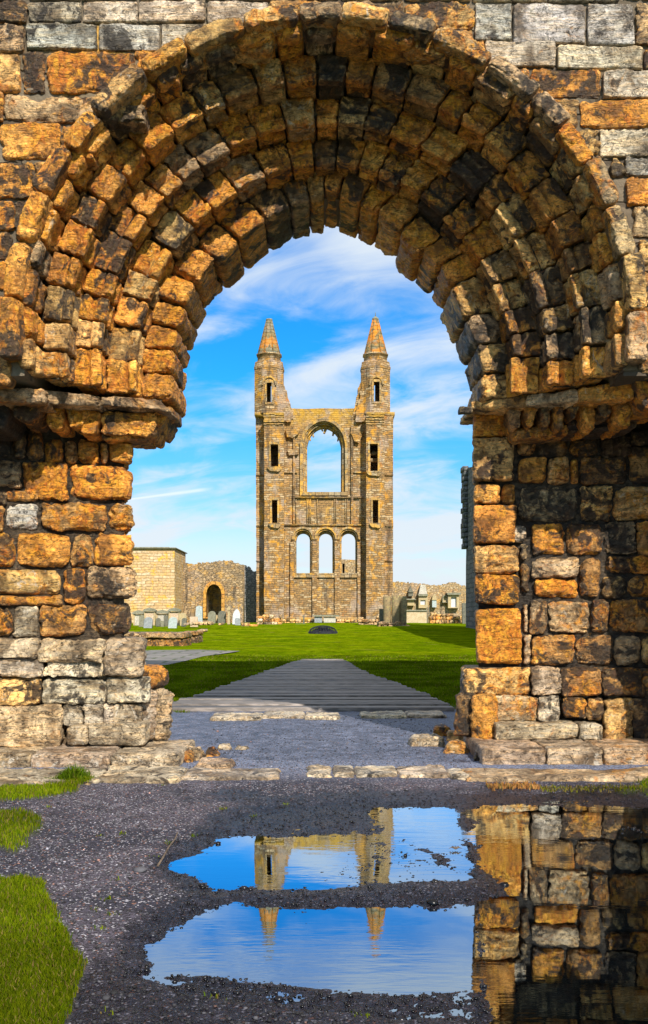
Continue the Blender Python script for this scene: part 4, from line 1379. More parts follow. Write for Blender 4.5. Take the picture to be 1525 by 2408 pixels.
tag(acc.build('fallen_leaf', TWIG, None, loc=(lx, dd, 0)), 'curled brown leaf floating on the puddle', 'leaf')

# ---- lawn beyond the archway
def lawn_mat():
    m, N = new_mat('lawn')
    co = N.n('ShaderNodeTexCoord').outputs['Object']
    a = N.noise(co, 0.35, 6, 0.6, 0.3)
    b = N.noise(N.vmul(co, (2.2, 1, 1)), 2.2, 6, 0.65)
    g = N.noise(co, 24, 5, 0.7)
    c = N.mix(N.ss(a, 0.38, 0.62), (0.100, 0.165, 0.001, 1), (0.170, 0.225, 0.002, 1))
    c = N.mix(N.ss(b, 0.50, 0.72), c, (0.23, 0.245, 0.006, 1))
    c = N.mix(1.0, c, N.n('ShaderNodeMapRange', {0: g, 1: 0.25, 2: 0.75, 3: 0.45, 4: 1.45}).outputs[0], 'MULTIPLY')
    tuft = N.noise(N.vmul(co, (1.0, 0.42, 1)), 1.9, 8, 0.75, 0.6)
    c = N.mix(1.0, c, N.n('ShaderNodeMapRange', {0: tuft, 1: 0.32, 2: 0.68, 3: 0.52, 4: 1.40}).outputs[0], 'MULTIPLY')
    dryp = N.noise(N.vmul(co, (1, 0.6, 1)), 0.55, 7, 0.7, 0.8)
    c = N.mix(N.math('MULTIPLY', N.ss(dryp, 0.56, 0.70), 0.55), c, (0.24, 0.20, 0.035, 1))
    finish(N, c, 0.95, N.math('MULTIPLY_ADD', tuft, 1.6, N.math('MULTIPLY_ADD', b, 0.6, g)), 0.9, 0.06, 0.0)
    return m


LAWN = lawn_mat()
ys = np.concatenate([np.linspace(11.62, 30, 90), np.linspace(30.5, 130, 120), np.linspace(140, 600, 12)])
xs = np.concatenate([[-200, -80, -40], np.linspace(-22, 22, 90), [40, 80, 200]])
Yl, Xl = np.meshgrid(ys, xs, indexing='ij')
Yl, Xl = Yl.ravel(), Xl.ravel()
tt = np.clip((Yl - 42) / 63.0, 0, 1)
p3 = np.stack([Xl, Yl, 0 * Xl], -1).astype(np.float32)
Zl = 0.62 * tt * tt * (3 - 2 * tt) + 0.03 * fbm(p3 * 0.25, 3) * np.clip((Yl - 12) / 20, 0, 1) + 0.002
ii, jj = np.meshgrid(np.arange(len(ys) - 1), np.arange(len(xs) - 1), indexing='ij')
b_ = (ii * len(xs) + jj).ravel()
acc = Acc()
acc.add(np.stack([Xl, Yl, Zl], -1), q=np.stack([b_, b_ + 1, b_ + len(xs) + 1, b_ + len(xs)], -1))
struct(acc.build('lawn', LAWN))

# slatted path, widest at the archway, worn away to a point
m, N = new_mat('path_slats')
co = N.n('ShaderNodeTexCoord').outputs['Object']
s_ = N.n('ShaderNodeSeparateXYZ', {0: co})
row = N.math('FLOOR', N.math('DIVIDE', s_.outputs[1], 0.27))
wn = N.n('ShaderNodeTexWhiteNoise', {'W': row}, noise_dimensions='1D').outputs['Value']
gr = N.noise(N.vmul(co, (1.5, 14, 8)), 3.0, 5, 0.6)
pt = N.noise(co, 1.4, 5, 0.6)
c = N.mix(wn, (0.13, 0.115, 0.105, 1), (0.30, 0.26, 0.23, 1))
c = N.mix(N.ss(gr, 0.40, 0.66), c, (0.36, 0.31, 0.28, 1))
c = N.mix(N.ss(pt, 0.55, 0.7), c, (0.16, 0.15, 0.15, 1))
finish(N, c, 0.8, gr, 0.4, 0.02)
SLAT = m
acc = Acc()
y = 11.98
random.seed(5)
lpts = [(11.9, 408), (12.9, 408), (14.2, 474), (16.0, 530), (19, 604), (22, 656), (26.6, 716)]
rpts = [(11.9, 1062), (13.0, 1040), (14.2, 1000), (16.0, 950), (19, 874), (22, 834), (26.6, 804)]
def interp(pts, y):
    for (a, b) in zip(pts, pts[1:]):
        if y <= b[0]:
            t = (y - a[0]) / (b[0] - a[0])
            return a[1] + (b[1] - a[1]) * t
    return pts[-1][1]
while y < 26.5:
    xl = (interp(lpts, y) - CX) / F * y - random.uniform(0, 0.06)
    xr = (interp(rpts, y) - CX) / F * y + random.uniform(0, 0.06)
    z1 = 0.05 + random.uniform(-0.010, 0.008)
    w_ = 0.185
    v = [(xl, y, -0.02), (xr, y, -0.02), (xr, y + w_, -0.02), (xl, y + w_, -0.02), (xl, y, z1), (xr, y, z1 + random.uniform(-.003, .003)), (xr, y + w_, z1), (xl, y + w_, z1)]
    acc.add(v, q=[(0, 1, 5, 4), (1, 2, 6, 5), (2, 3, 7, 6), (3, 0, 4, 7), (4, 5, 6, 7)])
    y += 0.27
struct(acc.build('path', SLAT, smooth=False))
# grass growing over the path edges and through the turf close to the archway
n = 150000
d = 11.7 * (30 / 11.7) ** RNG.random(n)
x = RNG.uniform(-0.19, 0.155, n) * d
X_ = CX + x / d * F
L_ = np.interp(d, [p[0] for p in lpts], [p[1] for p in lpts])
R_ = np.interp(d, [p[0] for p in rpts], [p[1] for p in rpts])
j_ = 14 + 1.2 * np.maximum(0, d - 19) + 60 * fbm(np.stack([x * 2.5, d * 1.2, 0 * x], -1).astype(np.float32), 3)
keep = ((X_ < L_ + j_) | (X_ > R_ - j_) | (d > 26.4)) & (d > 12.05 + 0.25 * np.sin(x * 5))
PAVE = [(250, 1532), (340, 1531), (470, 1530), (566, 1533), (520, 1540), (480, 1545), (440, 1556), (395, 1566), (330, 1568), (250, 1566)]
keep &= poly_sdf(X_, HY + CAMZ / d * F, PAVE) > 0
x, d = x[keep], d[keep]
blades('lawn_grass', x, d, np.full(len(x), 0.0), RNG.uniform(0.015, 0.05, len(x)), 0.0012 + 0.0004 * d, (0.065, 0.120, 0.002), (0.17, 0.225, 0.004), 0.05)

# flagstones let into the lawn at the left
m, N = new_mat('flagstones')
co = N.n('ShaderNodeTexCoord').outputs['Object']
br = N.n('ShaderNodeTexBrick', {'Vector': co, 'Color1': (0.16, 0.145, 0.14, 1), 'Color2': (0.24, 0.215, 0.20, 1), 'Mortar': (0.06, 0.08, 0.02, 1), 'Scale': 1.0, 'Mortar Size': 0.05, 'Brick Width': 1.3, 'Row Height': 0.8})
nn = N.noise(co, 1.4, 6, 0.6)
finish(N, N.mix(1.0, br.outputs[0], N.n('ShaderNodeMapRange', {0: nn, 1: .25, 2: .75, 3: .6, 4: 1.4}).outputs[0], 'MULTIPLY'), 0.85, nn, 0.4, 0.02)
acc = Acc()
out = PAVE
pv = []
for (X, Y) in out:
    dd = ground_d(Y); pv.append(((X - CX) / F * dd, dd, lawn_z(dd) + 0.030))
acc.add(pv, t=[(0, k, k + 1) for k in range(1, len(pv) - 1)])
struct(acc.build('paving', m, smooth=False))
#---PART3---
# ------------------------------------------------------------------ the ruined east gable with its two turrets
def X_at(X, d): return (X - CX) / F * d
def Z_at(Y, d): return CAMZ + (HY - Y) / F * d
def px(d): return lambda pts: [(X_at(X, d), Z_at(Y, d)) for (X, Y) in pts]


def jag(pts, amp, step, seed=0):
    """break straight edges into an uneven ruined outline"""
    rr = random.Random(seed)
    out = []
    n = len(pts)
    for i_ in range(n):
        a, b = pts[i_], pts[(i_ + 1) % n]
        L = math.hypot(b[0] - a[0], b[1] - a[1])
        k = max(1, int(L / step))
        for j in range(k):
            t = j / k
            e = 0 if j == 0 else amp
            out.append((a[0] + (b[0] - a[0]) * t + rr.uniform(-e, e), a[1] + (b[1] - a[1]) * t + rr.uniform(-e, e)))
    return out


def crag(x0, x1, ytops, ybot, step=3.0, amp=1.6, seed=0):
    """picture outline of a wall with a stepped broken top; ytops = [(x, y), ...]"""
    rr = random.Random(seed)
    out = [(x0, ybot)]
    x = x0
    while x < x1:
        for (a, b) in zip(ytops, ytops[1:]):
            if a[0] <= x <= b[0]:
                y = a[1] + (b[1] - a[1]) * (x - a[0]) / max(1e-6, b[0] - a[0])
                break
        y += rr.uniform(-amp, amp)
        w = rr.uniform(0.5, 1.5) * step
        out += [(x, y), (min(x1, x + w), y + rr.uniform(-0.4, 0.4))]
        x += w + 0.01
    out.append((x1, ybot))
    return out


def arch_px(xl, xr, ysill, yspring, yapex, n=18, pw=1.9, ex=0.571):
    xm, hw = (xl + xr) / 2, (xr - xl) / 2
    pts = [(xl, ysill)]
    for k in range(n + 1):
        t = -1 + 2 * k / n
        pts.append((xm + hw * t, yspring - (yspring - yapex) * max(0, 1 - abs(t) ** pw) ** ex))
    pts.append((xr, ysill))
    return pts


GB = lawn_z(110)
gable = thing('ruined_gable', 'tall roofless stone gable with twin spired turrets, one big window over three lancets', 'ruin', (0, 110.5, GB))
dW = 111.4
P = px(dW)
acc = Acc()
big = arch_px(715, 810, 1160, 1045, 994)
lan = [arch_px(a_, b_, 1352, 1269, 1249, 16, 2.0, 0.5) for (a_, b_) in ((694, 732), (747.5, 785.5), (801, 840))]
outl = [(655, 1480), (655, 962), (690, 960.5), (720, 961.5), (760, 960), (800, 961), (840, 960), (872, 962), (872, 1480)]
plate(acc, [P(outl), P(big)] + [P(l) for l in lan], dW, dW + 1.9)
acc.build('wall', TOWER_W, gable, smooth=False)

# mouldings of the big window
acc = Acc()
plate(acc, [P(arch_px(706, 819, 1166, 1043, 984)), P(arch_px(713, 812, 1161, 1044, 991))], dW - 0.28, dW + 0.1)
plate(acc, [P(arch_px(715, 810, 1161, 1045, 994)), P(arch_px(719, 806, 1158, 1046, 998))], dW + 0.25, dW + 1.7)
plate(acc, [P(arch_px(719, 806, 1159, 1046, 998)), P(arch_px(722.5, 802.5, 1157, 1047, 1003))], dW + 0.7, dW + 1.6)
for (a, yy_, w_, h_) in ((735, 1013, 5, 10), (766, 1004, 6, 11), (757, 1004, 4, 5), (786, 1011, 5, 9), (797, 1026, 4, 7), (728, 1026, 4, 6)):
    s_ = 1 if a < 762 else -1
    plate(acc, [P([(a - w_ * s_, yy_ - 4), (a + w_ * s_ * 0.4, yy_ - 6), (a + w_ * s_ * 0.9, yy_ + h_), (a + w_ * s_ * 0.2, yy_ + h_ + 1)])], dW + 0.9, dW + 1.3)
plate(acc, [P([(712, 1158), (813, 1158), (816, 1166), (709, 1166)])], dW - 0.45, dW + 1.2)
acc.build('window_surround', TRIM, gable, smooth=False)
for l, (xl, xr) in zip(lan, ((694, 732), (747.5, 785.5), (801, 840))):
    acc = Acc()
    o_ = arch_px(xl - 8, xr + 8, 1270, 1269, 1239, 16, 2.0, 0.5)
    i2 = arch_px(xl - 4, xr + 4, 1270, 1269, 1243.5, 16, 2.0, 0.5)
    plate(acc, [P(o_[1:-1] + i2[1:-1][::-1])], dW - 0.35, dW + 0.1)
    i3 = arch_px(xl - 1, xr + 1, 1270, 1269, 1247.5, 16, 2.0, 0.5)
    plate(acc, [P(i2[1:-1] + i3[1:-1][::-1])], dW - 0.15, dW + 0.1)
    plate(acc, [P(arch_px(xl, xr, 1352, 1269, 1249, 16, 2.0, 0.5)), P(arch_px(xl + 3, xr - 3, 1348, 1269, 1253, 16, 2.0, 0.5))], dW + 0.4, dW + 1.5)
    plate(acc, [P([(xl - 3, 1348), (xr + 3, 1348), (xr + 4, 1358), (xl - 4, 1358)])], dW - 0.25, dW + 1.2)
    acc.build('lancet_surround', TRIM, gable, smooth=False)
# string courses, blind arcade shafts, buttress strips between the lancets
for (xa, xb, ya, yb, pr) in ((668, 862, 1233, 1236.5, 0.25), (690, 852, 1168, 1172, 0.3), (666, 700, 1110, 1113, 0.2), (826, 862, 1110, 1113, 0.2), (668, 862, 1452, 1462, 0.5)):
    acc = Acc()
    box(acc, X_at(xa, dW), X_at(xb, dW), dW - pr, dW + 0.05, Z_at(yb, dW), Z_at(ya, dW))
    acc.build('string_course', TRIM, gable, smooth=False)
for X in (692, 696, 722, 726, 730, 746, 786, 790, 812, 816, 846, 850):
    acc = Acc()
    box(acc, X_at(X, dW), X_at(X + 1.6, dW), dW - 0.16, dW + 0.05, Z_at(1232, dW), Z_at(1174, dW))
    acc.build('arcade_shaft', TRIM, gable, smooth=False)
for (xa, xb, ya) in ((735, 746, 1272), (787.5, 799, 1272), (683, 692, 1275), (841, 848, 1275), (690, 694, 1002), (826, 831, 1002)):
    acc = Acc()
    plate(acc, [P(jag([(xa, 1466 if ya > 1100 else 1232), (xa, ya), (xb, ya), (xb, 1466 if ya > 1100 else 1232)], 0.5, 9, int(xa)))], dW - 0.32, dW + 0.05)
    acc.build('wall_shaft', TOWER, gable, smooth=False)
for (pts, pr, nm) in (([(672, 1012), (706, 1006), (704, 1020), (690, 1032), (676, 1030)], 0.5, 3), ([(824, 1018), (850, 1000), (856, 1012), (844, 1044), (834, 1040)], 0.5, 4), ([(676, 1060), (700, 1056), (702, 1070), (680, 1072)], 0.45, 6)):
    acc = Acc()
    plate(acc, [P(jag(pts, 1.2, 5, nm))], dW - pr, dW + 0.05)
    acc.build('vault_springer', TOWER, gable, smooth=False)


def lathe8(acc, cx, cy, prof, rot=math.pi / 8, n=8):
    V, q = [], []
    for (r, z) in prof:
        for k in range(n):
            a = rot + 2 * math.pi * k / n
            V.append((cx + r * math.cos(a), cy + r * math.sin(a), z))
    for i_ in range(len(prof) - 1):
        for k in range(n):
            q.append((i_ * n + k, i_ * n + (k + 1) % n, (i_ + 1) * n + (k + 1) % n, (i_ + 1) * n + k))
    L = len(prof) - 1
    acc.add(V, q=q, t=[(L * n, L * n + k, L * n + k + 1) for k in range(1, n - 1)])


def turret(cxp, sgn, front, pil, windows, top_win, tip, finial, seed):
    """sgn -1: left turret; front = picture x of the front plate, pil = of the set back pilaster"""
    dF = 109.7
    Pf = px(dF)
    acc = Acc()
    x0, x1 = front
    holes = [[(a, d_), (a, b), (c_, b), (c_, d_)] for (a, b, c_, d_) in windows]
    o_ = jag([(x0, 1482), (x0 - 0.5, 1380), (x0, 1240), (x0, 1110), (x0, 975), (x1, 975), (x1, 1120), (x1 + 0.5, 1300), (x1, 1482)], 0.5, 10, seed)
    plate(acc, [Pf(o_)] + [Pf(h_) for h_ in holes], dF, dF + 1.0)
    xa, xb = X_at(x0, dF), X_at(x1, dF)
    zt, zb = Z_at(973, dF), -0.1
    box(acc, xa + 0.02, xa + 0.5, dF + 1.0, dF + 3.0, zb, zt)
    box(acc, xb - 0.5, xb - 0.02, dF + 1.0, dF + 3.0, zb, zt)
    box(acc, xa + 0.02, xb - 0.02, dF + 3.0, dF + 5.0, zb, zt)
    body = acc.build('turret', TOWER, gable, smooth=False)
    acc = Acc()
    pd = dF + 1.9 if sgn < 0 else dF + 0.7
    Pp = px(pd)
    plate(acc, [Pp(jag([(pil[0], 1480), (pil[0] - (1 if sgn < 0 else 0), 1250), (pil[0] - (2 if sgn < 0 else 0), 978), (pil[1] + (1 if sgn > 0 else 0), 978), (pil[1] + (1 if sgn > 0 else 0), 1250), (pil[1], 1480)], 0.5, 10, seed + 1))], pd, pd + 3.4)
    for yb in (1116, 1236, 1318):
        box(acc, X_at(pil[0] - 1.5, pd), X_at(pil[1] + 1.2, pd), pd - 0.15, pd + 3.45, Z_at(yb + 2.5, pd), Z_at(yb, pd))
    xs0 = pil[1] - 4 if sgn < 0 else pil[0] + 1
    acc.build('pilaster', TOWER, body, smooth=False)
    # window margins
    for (a, b, c_, d_) in windows:
        acc = Acc()
        plate(acc, [Pf([(a - 4, d_ + 2), (a - 4, b - 6), (c_ + 4, b - 6), (c_ + 4, d_ + 2)]), Pf([(a, d_), (a, b), (c_, b), (c_, d_)])], dF - 0.12, dF + 0.05)
        plate(acc, [Pf(jag([(a - 7, d_ + 5), (a - 8, d_ + 1), (c_ + 7, d_ + 1), (c_ + 8, d_ + 6), (c_ + 3, d_ + 12), (a - 2, d_ + 10)], 1.2, 4, seed + int(b)))], dF - 0.32, dF + 0.05)
        acc.build('window_margin', TRIM, body, smooth=False)
    # broken ledge under the lantern
    rr = random.Random(seed)
    acc = Acc()
    for k in range(5):
        y = 972 + k * 5.5
        xa_, xb_ = x0 - rr.uniform(0, 2), x1 + rr.uniform(-2, 2)
        plate(acc, [Pf(jag([(xa_, y + 4.6), (xa_, y), (xb_, y), (xb_, y + 4.6)], 0.9, 4, seed + k))], dF - 0.45 + 0.07 * k + rr.uniform(-0.1, 0.1), dF + 0.05)
    dl = 111.2
    box(acc, X_at(pil[0] - 4 if sgn < 0 else x1 - 1, dl), X_at(x0 + 1 if sgn < 0 else pil[1] + 4, dl), dl - 0.7, dl + 2.0, Z_at(980, dl), Z_at(972, dl))
    acc.build('broken_ledge', TOWER_W, body, smooth=False)
    # octagonal lantern with a slit you can see through
    ap = 1.56
    cx_ = X_at(cxp, dl); cy_ = dl + 0.6
    z0, z1 = Z_at(975, dl), Z_at(866, dl)
    hw = ap * math.tan(math.pi / 8)
    acc = Acc()
    for k in range(8):
        ang = k * math.pi / 4
        ox, oy = cx_ + math.sin(ang) * ap, cy_ - math.cos(ang) * ap
        holes = []
        if k == 0:
            a, b, c_, d_ = top_win
            holes = [[(X_at(a, dl) - cx_, Z_at(d_, dl)), (X_at(a, dl) - cx_, Z_at(b, dl)), (X_at(c_, dl) - cx_, Z_at(b, dl)), (X_at(c_, dl) - cx_, Z_at(d_, dl))]]
        if k == 4:
            a, b, c_, d_ = top_win
            s2 = 0.30 if sgn < 0 else -0.30
            m_ = -(X_at((a + c_) / 2, dl) - cx_)
            holes = [rect(m_ - 0.24 - s2 , Z_at(d_, dl) - 0.2, m_ + 0.24 - s2, Z_at(b, dl) + 0.1)]
        outline = [(-hw, z0), (hw, z0), (hw, z1), (-hw, z1)]
        plate(acc, [outline] + holes, 0.0, 0.42, (ox, oy, 0), ang)
    acc.build('lantern', TOWER, body, smooth=False)
    acc = Acc()
    a, b, c_, d_ = top_win
    am, yo = (a + c_) / 2, dl + 0.6 - ap
    Pl = px(yo)
    o1 = arch_px(am - 18, am + 18, 962, 905, 884, 14)
    i1 = arch_px(am - 14, am + 14, 962, 906, 888, 14)
    plate(acc, [Pl(o1[1:-1] + i1[1:-1][::-1])], yo - 0.18, yo + 0.02)
    plate(acc, [Pl([(a - 4, d_ + 1), (a - 4, b - 6), (c_ + 4, b - 6), (c_ + 4, d_ + 1)]), Pl([(a, d_), (a, b), (c_, b), (c_, d_)])], yo - 0.10, yo + 0.02)
    acc.build('window_margin', TRIM, body, smooth=False)
    acc = Acc()
    k_ = dl / F
    zz = lambda Y: Z_at(Y, dl)
    s8 = 1 / math.cos(math.pi / 8)
    lathe8(acc, cx_, cy_, [(34.5 * k_ * s8, zz(870)), (35.5 * k_ * s8, zz(866)), (34 * k_ * s8, zz(862)), (32.5 * k_ * s8, zz(852)), (31 * k_ * s8, zz(851)), (29 * k_ * s8, zz(853)), (28 * k_ * s8, zz(849))])
    lathe8(acc, cx_, cy_, [(27 * k_ * s8, zz(850)), (27 * k_ * s8, zz(836)), (29.5 * k_ * s8, zz(835)), (29.5 * k_ * s8, zz(832)), (26.5 * k_ * s8, zz(831))])
    acc.build('parapet', TOWER, body, smooth=False)
    acc = Acc()
    lathe8(acc, cx_, cy_, [(26 * k_ * s8, zz(832)), (15.5 * k_ * s8, zz(787)), (6.5 * k_ * s8, zz(tip + 3))])
    for k in range(8):
        an = math.pi / 8 + k * math.pi / 4
        p0 = (cx_ + 25.6 * k_ * s8 * math.cos(an), cy_ + 25.6 * k_ * s8 * math.sin(an), zz(831))
        p1 = (cx_ + 6.6 * k_ * s8 * math.cos(an), cy_ + 6.6 * k_ * s8 * math.sin(an), zz(tip + 4))
        tube(acc, [p0, p1], 0.07, 0.05, 5)
    acc.build('spire', SPIRE, body, smooth=False)
    acc = Acc()
    lathe8(acc, cx_, cy_, [(6.4 * k_ * s8, zz(tip + 4)), (7.6 * k_ * s8, zz(tip + 3)), (7.6 * k_ * s8, zz(tip)), (5.5 * k_, zz(tip - 0.5))] + ([(4.0 * k_, zz(tip - 3)), (1.0 * k_, zz(tip - 5))] if finial else []))
    if finial: tube(acc, [(cx_, cy_, zz(tip - 5)), (cx_, cy_, zz(tip - 14))], 0.045, 0.03, 5)
    acc.build('spire_cap', GRAVE['slab'], body, smooth=False)
    # torn flank masonry where the gable ran up against the lantern
    acc = Acc()
    if sgn < 0: pts = [(656, 985), (656, 900), (668, 903), (671, 915), (675, 918), (677, 935), (682, 945), (685, 958), (690, 962), (690, 985)]
    else: pts = [(872, 985), (872, 878), (858, 890), (852, 893), (846, 905), (842, 912), (843, 925), (838, 935), (836, 948), (832, 962), (832, 985)]
    Pm = px(dl)
    plate(acc, [Pm(jag(pts, 1.1, 4, seed + 9))], dl + 0.1, dl + 1.6)
    plate(acc, [Pm(jag([(p_[0] + (-5 if sgn < 0 else 5), p_[1] + 8) for p_ in pts], 1.4, 4, seed + 19))], dl - 0.3, dl + 0.2)
    acc.build('torn_masonry', TOWER, body, smooth=False)
    return body


turret(633, -1, (622, 668), (604, 624), ((637, 1045, 655, 1097), (640, 1176, 653, 1230)), (628, 900, 640, 950), 747, False, 5)
turret(884, 1, (862, 905), (904, 924), ((870, 1044, 889, 1108), (877, 1176, 890, 1230)), (879, 898, 893, 948), 745, True, 45)
# joists seen inside the right turret window
acc = Acc()
for yb in (1062, 1078):
    box(acc, X_at(866, 111), X_at(892, 111), 111.0, 111.5, Z_at(yb + 8, 111), Z_at(yb, 111))
acc.build('window_beam', TRIM, gable, smooth=False)


# ------------------------------------------------------------------ walls round the churchyard
def wall_thing(name, label, cat, d, thick, outlines, mat, group=None):
    acc = Acc()
    plate(acc, [px(d)(o_) for o_ in outlines], d, d + thick)
    xs_ = [p_[0] for p_ in outlines[0]]
    xm = X_at((min(xs_) + max(xs_)) / 2, d)
    o = acc.build(name, mat, None, smooth=False, loc=(xm, d, lawn_z(d)))
    return tag(o, label, cat, group)


w1 = thing('ruined_wall', 'tall pale cream wall block with flat dark coping and yellow lichen patches', 'wall', (X_at(330, 100), 100, lawn_z(100)))
acc = Acc()
plate(acc, [px(100)(jag([(180, 1480), (180, 1290), (411, 1290), (411, 1380), (413, 1480)], 0.3, 12, 3))], 100, 108)
acc.build('wall', PALE, w1, smooth=False)
acc = Acc()
plate(acc, [px(99.8)([(178, 1289.5), (178, 1286.5), (398, 1286.5), (399, 1287.3), (414, 1287.3), (414, 1289.5)])], 99.7, 108.3)
acc.build('coping', GRAVE['slab'], w1, smooth=False)

w2 = thing('ruined_wall', 'rubble stone wall with a round arched doorway edged in orange stone', 'wall', (X_at(490, 106), 106, lawn_z(106)))
acc = Acc()
hole = arch_px(486, 522, 1452, 1395, 1374, 14)
ot = crag(405, 573, [(405, 1322), (430, 1326), (470, 1324), (500, 1322), (520, 1319), (545, 1320), (560, 1326), (580, 1332)], 1476, 4, 2.4, 8)
plate(acc, [px(106)(ot), px(106)(hole)], 106, 107.6)
plate(acc, [px(106)([(498, 1352), (499, 1344), (503, 1340), (507, 1346), (505, 1366), (500, 1366)])], 105.9, 106.1)
acc.build('wall', RUBBLE, w2, smooth=False)
acc = Acc()
plate(acc, [px(106)(arch_px(479, 529, 1454, 1393, 1366, 14)), px(106)(hole)], 105.75, 106.9)
acc.build('doorway_arch', far_masonry('orange_voussoirs', (0.52, 0.24, 0.05), (0.42, 0.21, 0.06), (0.56, 0.30, 0.08), (0.14, 0.08, 0.03), 0.5, 0.45, 1.0, 0.15), w2, smooth=False)
acc = Acc()
plate(acc, [px(110)([(478, 1480), (478, 1350), (535, 1350), (535, 1480)])], 110, 110.6)
box(acc, X_at(470, 107), X_at(535, 107), 107.6, 110, Z_at(1366, 107), Z_at(1360, 107))
acc.build('passage', RUBBLE, w2, smooth=False)

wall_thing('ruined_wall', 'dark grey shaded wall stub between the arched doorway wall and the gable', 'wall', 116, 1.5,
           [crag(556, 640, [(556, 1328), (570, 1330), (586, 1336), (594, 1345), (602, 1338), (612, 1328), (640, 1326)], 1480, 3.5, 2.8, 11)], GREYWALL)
w3 = thing('ruined_wall', 'low ruined corner with a dark window seen through the right hand lancet', 'ruin', (X_at(822, 130), 130, lawn_z(130)))
acc = Acc()
plate(acc, [px(130)([(796, 1400), (796, 1318), (802, 1315), (840, 1317), (850, 1316), (850, 1400)]), px(130)([(806, 1350), (806, 1325), (811, 1325), (811, 1350)])], 130, 131)
acc.build('wall', YARDWALL, w3, smooth=False)
acc = Acc()
plate(acc, [px(131)([(804, 1352), (804, 1323), (813, 1323), (813, 1352)])], 131, 131.2)  # dark plate added in place of the shade inside the window
acc.build('dark_window_plate', GRAVE['dark'], w3, smooth=False)

acc = Acc()
ot = crag(915, 1180, [(915, 1366), (960, 1370), (1000, 1374), (1030, 1377), (1048, 1372), (1060, 1368), (1074, 1371), (1086, 1378), (1180, 1380)], 1484, 4, 1.6, 15)
plate(acc, [px(116)(ot)], 116, 117)
tag(acc.build('churchyard_wall', YARDWALL, None, smooth=False, loc=(X_at(1010, 116), 116, lawn_z(116))), 'long golden churchyard wall with ragged top right of the gable', 'wall')
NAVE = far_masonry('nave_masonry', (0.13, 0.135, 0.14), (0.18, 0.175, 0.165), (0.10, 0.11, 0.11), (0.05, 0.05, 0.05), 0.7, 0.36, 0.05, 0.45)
# high south wall running away on the right; only its shaded inner face shows past the pier
m_ = GREYWALL
sw = thing('nave_wall', 'high blue grey shaded wall edge just left of the right pier', 'wall', (11.05, 50, 0))
acc = Acc()
rr = random.Random(4)
pts = [(22.0, -0.2), (22.0, 12.2)]
y = 24.0
while y < 78.5:
    pts.append((y, 12.5 + rr.uniform(-0.5, 0.3)))
    y += rr.uniform(1.5, 4)
pts += [(79.0, 12.7), (79.4, 11.0), (79.6, 8.0), (80.0, 5.0), (80.0, -0.2)]
acc2 = Acc()
v, q, t = plate_mesh([pts], 0, 1.6)
v2 = np.stack([11.05 + v[:, 1], v[:, 0], v[:, 2]], -1)
acc.add(v2, q=q, t=t)
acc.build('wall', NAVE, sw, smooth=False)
acc = Acc()
rr = random.Random(14)
for k in range(16):
    Y0 = 1098 + k * 12
    box(acc, X_at(1088 + rr.uniform(-1.5, 3) if k < 15 else 1090, 79.4), 11.1, 78.9, 80.2 + rr.uniform(-.3, .3), Z_at(Y0 + 11.6, 79.4), Z_at(Y0, 79.4))
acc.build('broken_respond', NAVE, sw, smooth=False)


# wall monuments on the churchyard wall
def mono(name, label, cat, d, parts, group=None):
    """parts: (part name, outlines or box list, front offset, thickness, material)"""
    xs_ = [p_[0] for pr in parts for o_ in pr[1] for p_ in o_]
    ys_ = [p_[1] for pr in parts for o_ in pr[1] for p_ in o_]
    xm = X_at((min(xs_) + max(xs_)) / 2, d)
    if len(parts) == 1:
        nm, ol, f, th, mt = parts[0]
        acc = Acc()
        plate(acc, [px(d)(o_) for o_ in ol], d + f, d + f + th)
        o = acc.build(name, mt, None, smooth=False, loc=(xm, d, Z_at(max(ys_), d)))
        return tag(o, label, cat, group)
    t = thing(name, label, cat, (xm, d, Z_at(max(ys_), d)), group)
    for (nm, ol, f, th, mt) in parts:
        acc = Acc()
        plate(acc, [px(d)(o_) for o_ in ol], d + f, d + f + th)
        acc.build(nm, mt, t, smooth=False)
    return t


def bx(x0, y0, x1, y1): return [(x0, y1), (x0, y0), (x1, y0), (x1, y1)]


MG = 'memorials on the churchyard wall'
mono('wall_memorial', 'dark pinnacled niche memorial, leftmost on the churchyard wall', 'memorial', 115.3, [
    ('pinnacle', [[(960, 1393), (966, 1377), (972, 1393)]], -0.2, 0.7, GRAVE['dark']), ('niche', [bx(961, 1393, 972, 1402)], -0.05, 0.6, GRAVE['dark']),
    ('cornice', [bx(956, 1408, 978, 1411)], -0.3, 0.9, GRAVE['slab']), ('panel', [bx(959, 1411, 975, 1424)], 0.1, 0.5, GRAVE['tan'])], MG)
mono('wall_memorial', 'pale obelisk memorial with white plaque in its base', 'memorial', 115.3, [
    ('obelisk', [[(985, 1397), (990, 1375), (1000, 1375), (1005, 1397)]], -0.1, 0.7, GRAVE['pale']), ('cornice', [[(982, 1397), (1008, 1397), (1005, 1402), (985, 1402)]], -0.35, 1.0, GRAVE['slab']),
    ('base', [bx(985, 1402, 1006, 1430), bx(989, 1411, 1001, 1422)], -0.1, 0.7, GRAVE['tan']), ('plaque', [bx(989, 1411, 1001, 1422)], 0.1, 0.4, GRAVE['white'])], MG)
mono('wall_memorial', 'narrow grey tablet between the obelisk and the arched recess', 'memorial', 115.3, [
    ('pediment', [[(1016, 1411), (1018, 1401), (1022, 1398), (1026, 1401), (1028, 1411)]], -0.1, 0.7, GRAVE['tan']), ('tablet', [bx(1017, 1411, 1027, 1428)], 0.0, 0.6, GRAVE['blue'])], MG)
